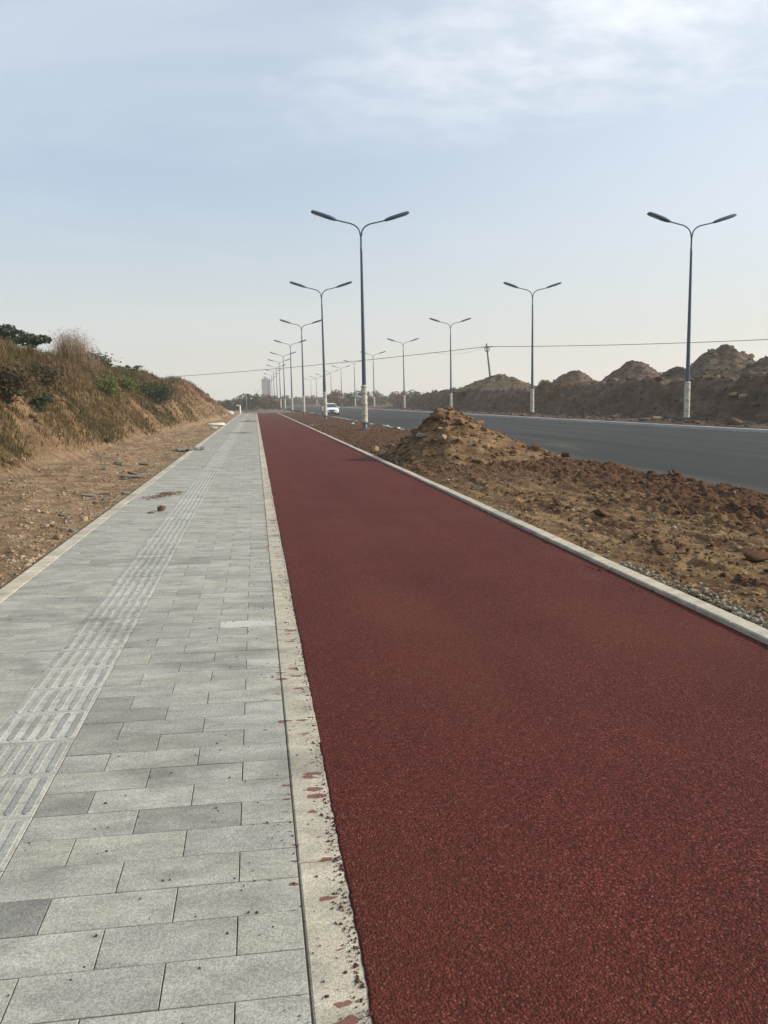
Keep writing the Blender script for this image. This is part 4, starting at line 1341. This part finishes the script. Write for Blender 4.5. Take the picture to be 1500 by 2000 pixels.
# ------------------------------------------------------------------ white car coming towards the camera
def make_car(loc):
    root = empty('car', loc, 'white saloon car driving towards the camera on the grey road', 'car')
    def rr(w, h, zc_, y, n=20, p=4.0):
        a = np.linspace(0, 2 * math.pi, n, endpoint=False)
        c, s = np.cos(a), np.sin(a)
        return np.stack([w * np.sign(c) * np.abs(c) ** (2 / p), np.full(n, y), zc_ + h * np.sign(s) * np.abs(s) ** (2 / p)], 1)
    # length along +y (front at y = 0)
    secs = [(0.0, 0.70, 0.20, 0.50), (0.06, 0.80, 0.27, 0.53), (0.25, 0.87, 0.33, 0.56), (0.9, 0.90, 0.37, 0.60), (1.35, 0.91, 0.40, 0.63), (2.6, 0.91, 0.41, 0.64), (3.7, 0.91, 0.41, 0.66), (4.3, 0.86, 0.38, 0.68), (4.5, 0.74, 0.28, 0.68)]
    MB().loft([rr(w, h, z, y) for y, w, h, z in secs]).build('body', M['car_white'], root, True)
    # greenhouse: roof and glass
    def ring(z, y0, y1, w0, w1):
        return np.array([(-w0, y0, z), (w0, y0, z), (w1, y1, z), (-w1, y1, z)])
    roof = MB().loft([ring(1.40, 1.98, 3.45, 0.60, 0.58), ring(1.47, 2.15, 3.25, 0.55, 0.53)]).build('roof', M['car_white'], root)
    b0, b1 = ring(0.96, 1.10, 4.15, 0.80, 0.76), ring(1.402, 1.96, 3.47, 0.61, 0.59)
    def pane(name, i, j, mat, inset=0.06, off=0.0):
        q = np.array([b0[i], b0[j], b1[j], b1[i]])
        c = q.mean(0)
        q2 = c + (q - c) * (1 - inset)
        nrm = np.cross(q[1] - q[0], q[3] - q[0]); nrm /= np.linalg.norm(nrm)
        MB().loft([q2 - nrm * 0.01, q2 + nrm * (0.008 + off)]).build(name, mat, root)
    MB().loft([b0, b1]).build('pillars', M['car_white'], root)
    pane('windscreen', 0, 1, M['car_glass']); pane('side_window', 1, 2, M['car_glass']); pane('rear_window', 2, 3, M['car_glass']); pane('side_window', 3, 0, M['car_glass'])
    for s in (-1, 1):
        V = np.array([(s * 0.42, -0.012, 0.62), (s * 0.76, 0.03, 0.66), (s * 0.80, 0.10, 0.76), (s * 0.46, 0.03, 0.72)])
        MB().loft([V, V + np.array([0, 0.12, 0])]).build('headlight', M['car_lamp'], root)
        MB().box((s * 0.62, 0.03, 0.36), (0.22, 0.1, 0.09)).build('fog_lamp', M['car_lamp'], root)
        mm = MB().lathe([(0.02, -0.07), (0.085, -0.05), (0.095, 0.02), (0.05, 0.08)], 10)
        mo = mm.build('wing_mirror', M['car_white'], root, True); mo.location = (s * 0.98, 1.5, 1.0)
        for y in (0.85, 3.55):
            aa = np.linspace(0, 2 * math.pi, 20, endpoint=False)
            def wr(r, x):
                return np.stack([np.full(20, x), r * np.cos(aa), r * np.sin(aa)], 1)
            wh = MB().loft([wr(0.27, -0.10), wr(0.31, -0.09), wr(0.32, 0.0), wr(0.31, 0.09), wr(0.27, 0.10)]).build('wheel', M['car_dark'], root, True)
            wh.location = (s * 0.82, y, 0.32)
            MB().loft([wr(0.20, 0.095 * s), wr(0.19, 0.108 * s)]).build('rim', M['rim'], wh)
    gr = MB()
    V = np.array([(-0.40, -0.02, 0.70), (-0.30, -0.02, 0.55), (0.30, -0.02, 0.55), (0.40, -0.02, 0.70)])
    gr.loft([V, V + np.array([0, 0.08, 0])]).build('grille', M['car_dark'], root)
    MB().box((0, 0.02, 0.34), (0.95, 0.10, 0.13)).build('air_intake', M['car_dark'], root)
    MB().box((0, -0.025, 0.46), (0.44, 0.02, 0.13)).build('number_plate', M['plate'], root)
    return root


make_car((9.1, 99.0, -0.18))

# ------------------------------------------------------------------ leaning utility pole and overhead wire
pt = at(950, 671, 141); pb = np.array([pt[0] + 1.0, 141, 2.3])
up = empty('utility_pole', pb, 'thin leaning utility pole with a coil of cable near its top', 'pole')
top = pt - pb
MB().tube([(0, 0, -0.4), top * 0.5, top], [0.19, 0.16, 0.13], 10).build('shaft', M['timber'], up, True)
ax = top / np.linalg.norm(top)
MB().tube([top * 0.93 + [-0.9, 0.3, 0], top * 0.93 + [0.9, -0.3, 0]], [0.05, 0.05], 6).build('crossarm', M['timber'], up)
for s in (-0.8, 0.8):
    MB().lathe([(0.03, 0), (0.07, 0.05), (0.05, 0.1), (0.07, 0.15), (0.03, 0.2)], 8, top * 0.93 + np.array([s, -s * 0.33, 0.04])).build('insulator', M['wrap'], up)
a = np.linspace(0, 2 * math.pi, 25)
cc = top * 0.885
MB().tube(np.stack([cc[0] - 0.08 + 0.40 * np.cos(a), np.full(25, cc[1] - 0.25), cc[2] + 0.40 * np.sin(a)], 1), 0.075, 8).build('cable_coil', M['wire'], up, True)

wl, wr_ = at(150, 746, 205), at(1900, 640, 96)
pm = pb + top * 0.94
def sag(p, q, s, n=30):
    t = np.linspace(0, 1, n)[:, None]
    P = p + (q - p) * t
    P[:, 2] -= 4 * s * (t * (1 - t))[:, 0]
    return P
MB().tube(np.concatenate([sag(wl, pm, 0.8), sag(pm, wr_, 0.6)[1:]]), 0.05, 5).build('overhead_wire', M['wire'], label='thin overhead cable spanning the whole street past the leaning pole', category='wire')
w0, w1 = at(838, 687, 150), pm
MB().tube(sag(w0, w1, 0.8), 0.016, 5).build('overhead_wire', M['wire'], label='fainter slack cable drooping left of the leaning pole', category='wire')

# ------------------------------------------------------------------ far end: trees, tower, posts
def far_tree(seed, h, w, mat, n=900):
    rr = np.random.default_rng(seed)
    clumps = []
    for i in range(9):
        a = rr.uniform(0, 6.28); t = rr.uniform(0, 0.75)
        clumps.append(((math.cos(a) * t * w, math.sin(a) * t * w, h * rr.uniform(0.15, 0.85)), rr.uniform(0.3, 0.55) * w))
    C = []
    mb = MB().tube([(0, 0, -0.5), (0.1, 0, h * 0.3), (0, 0.1, h * 0.7)], [0.16, 0.12, 0.05], 6)
    for c, r in clumps:
        k = n // 9
        d = rr.normal(size=(k, 3)); d /= np.linalg.norm(d, axis=1)[:, None]
        C.append(np.array(c) + d * (rr.uniform(0.2, 1, k) ** 0.5)[:, None] * r)
        mb.tube([(0, 0, h * 0.35), c], [0.07, 0.03], 5)
    V, Fc = leaf_cloud(np.concatenate(C), 0.42, seed, 0.7)
    tm = mb.build('trunk', M['bark'])
    cm = add_mesh('crown', V, Fc, M[mat])
    return tm.data, cm.data, [tm, cm]


protos = {}
for key, mat in (('grey', 'leaf_grey'), ('dark', 'leaf_dark'), ('red', 'leaf_red')):
    for v in range(3):
        a_, b2, objs = far_tree(700 + v + hash(len(key)) % 7 * 10 + {'grey': 0, 'dark': 40, 'red': 80}[key], 6.0, 2.4, mat)
        protos[key, v] = (a_, b2)
        for o in objs:
            bpy.data.objects.remove(o)
TL = {'grey': 'hazy grey-green tree in the row across the far end of the street',
      'dark': 'hazy dark green tree in the row across the far end of the street',
      'red': 'hazy reddish-brown tree in the row across the far end of the street'}
trees = []
for x0, x1, n_, d0, d1, hs, kinds in ((395, 500, 19, 175, 250, (1.9, 4.4), ('grey', 'grey', 'dark')), (500, 545, 10, 200, 250, (3.0, 4.4), ('red', 'red', 'grey')),
                                     (540, 655, 22, 340, 420, (3.4, 5.4), ('grey', 'grey', 'dark', 'red')), (645, 820, 30, 210, 300, (2.6, 5.4), ('red', 'grey', 'dark', 'red'))):
    for i in range(n_):
        px_ = x0 + (x1 - x0) * (i + random.uniform(0.1, 0.9)) / n_
        d = random.uniform(d0, d1)
        trees.append((px_, d, random.uniform(*hs), random.choice(kinds)))
for px_, d, h, key in trees:
    p = at(px_, 790, d)
    root = empty('tree', (p[0], d, -0.42), TL[key], 'tree', 'trees across the far end of the street', random.uniform(0, 6))
    root.scale = (h / 6 * random.uniform(1.1, 1.7),) * 2 + (h / 6,)
    a_, b2 = protos[key, random.randrange(3)]
    add_obj('trunk', a_, root); add_obj('crown', b2, root)
# far wood mass behind the trees
C = []
for i in range(420):
    px_ = rng.uniform(330, 1000); d = rng.uniform(620, 900)
    p = at(px_, 790, d)
    r = rng.uniform(2.0, 4.0)
    k = 60
    dd = rng.normal(size=(k, 3)); dd /= np.linalg.norm(dd, axis=1)[:, None]
    C.append(np.array([p[0], d, rng.uniform(0.0, 3.0)]) + dd * rng.uniform(0.3, 1, (k, 1)) * r)
V, Fc = leaf_cloud(np.concatenate(C), 1.1, 95, 0.8)
add_mesh('far_wood', V, Fc, M['leaf_grey'], kind='stuff', label='hazy far wood behind the row of trees', category='wood')

# hazy tower
TY = 900.0
tb = at(521, 790, TY)
tw = empty('tower_block', (tb[0], TY, -0.4), 'hazy blue-grey tower block under construction beyond the trees', 'building')
FH, NF = 2.0, 13
MB().box((0, 0, NF * FH / 2), (8.2, 8.4, NF * FH)).build('core', M['tower_glass'], tw)
for k in range(NF + 1):
    w = 10.2 if k % 2 == 0 else 9.4
    MB().box((0, 0, k * FH), (w, 10.0, 0.45)).build('floor_slab', M['tower'], tw)
for x in (-4.4, -2.2, 0, 2.2, 4.4):
    MB().box((x, -4.4, NF * FH / 2), (0.55, 0.55, NF * FH)).build('column', M['tower'], tw)
MB().box((0, 0, NF * FH + 0.9), (5.4, 5.4, 1.6), 0, 0.8).build('plant_room', M['tower'], tw)
MB().box((-0.6, 0, NF * FH + 2.4), (2.0, 2.4, 1.6), 0, 0.7).build('lift_housing', M['tower'], tw)

# white bent post and thin pole at the end of the footpath
p = at(469, 803, 122); p[2] = -0.2
r_ = empty('white_post', p, 'white post with a short bent top at the far left end of the footpath', 'post')
MB().tube([(0, 0, 0), (0, 0, 1.35)], [0.13, 0.13], 8).build('post', M['white_post'], r_)
MB().box((-0.2, 0, 1.42), (0.66, 0.3, 0.16)).build('arm', M['white_post'], r_)
p = at(482, 803, 150); p[2] = -0.4
r_ = empty('thin_pole', p, 'thin grey pole beyond the white post', 'pole')
MB().lathe([(0.10, 0), (0.07, 3.4), (0.03, 3.45)], 8).build('shaft', M['steel'], r_, True)
MB().lathe([(0.14, 0), (0.14, 0.1)], 8).build('base', M['steel'], r_)

# ------------------------------------------------------------------ haze
hz = MB().box((0, 1150, 34.0), (3900, 3500, 71.0)).build('haze', None, kind='stuff', label='thin pale haze filling the air', category='haze')
hm = bpy.data.materials.new('haze_air')
hm.use_nodes = True
hm.node_tree.nodes.clear()
g = G(hm.node_tree)
vol = g.n('ShaderNodeVolumePrincipled', None, Color=(0.96, 0.94, 0.90), Density=0.0007, Anisotropy=0.2)
out = g.n('ShaderNodeOutputMaterial')
hm.node_tree.links.new(vol.outputs[0], out.inputs['Volume'])
hz.data.materials.append(hm)
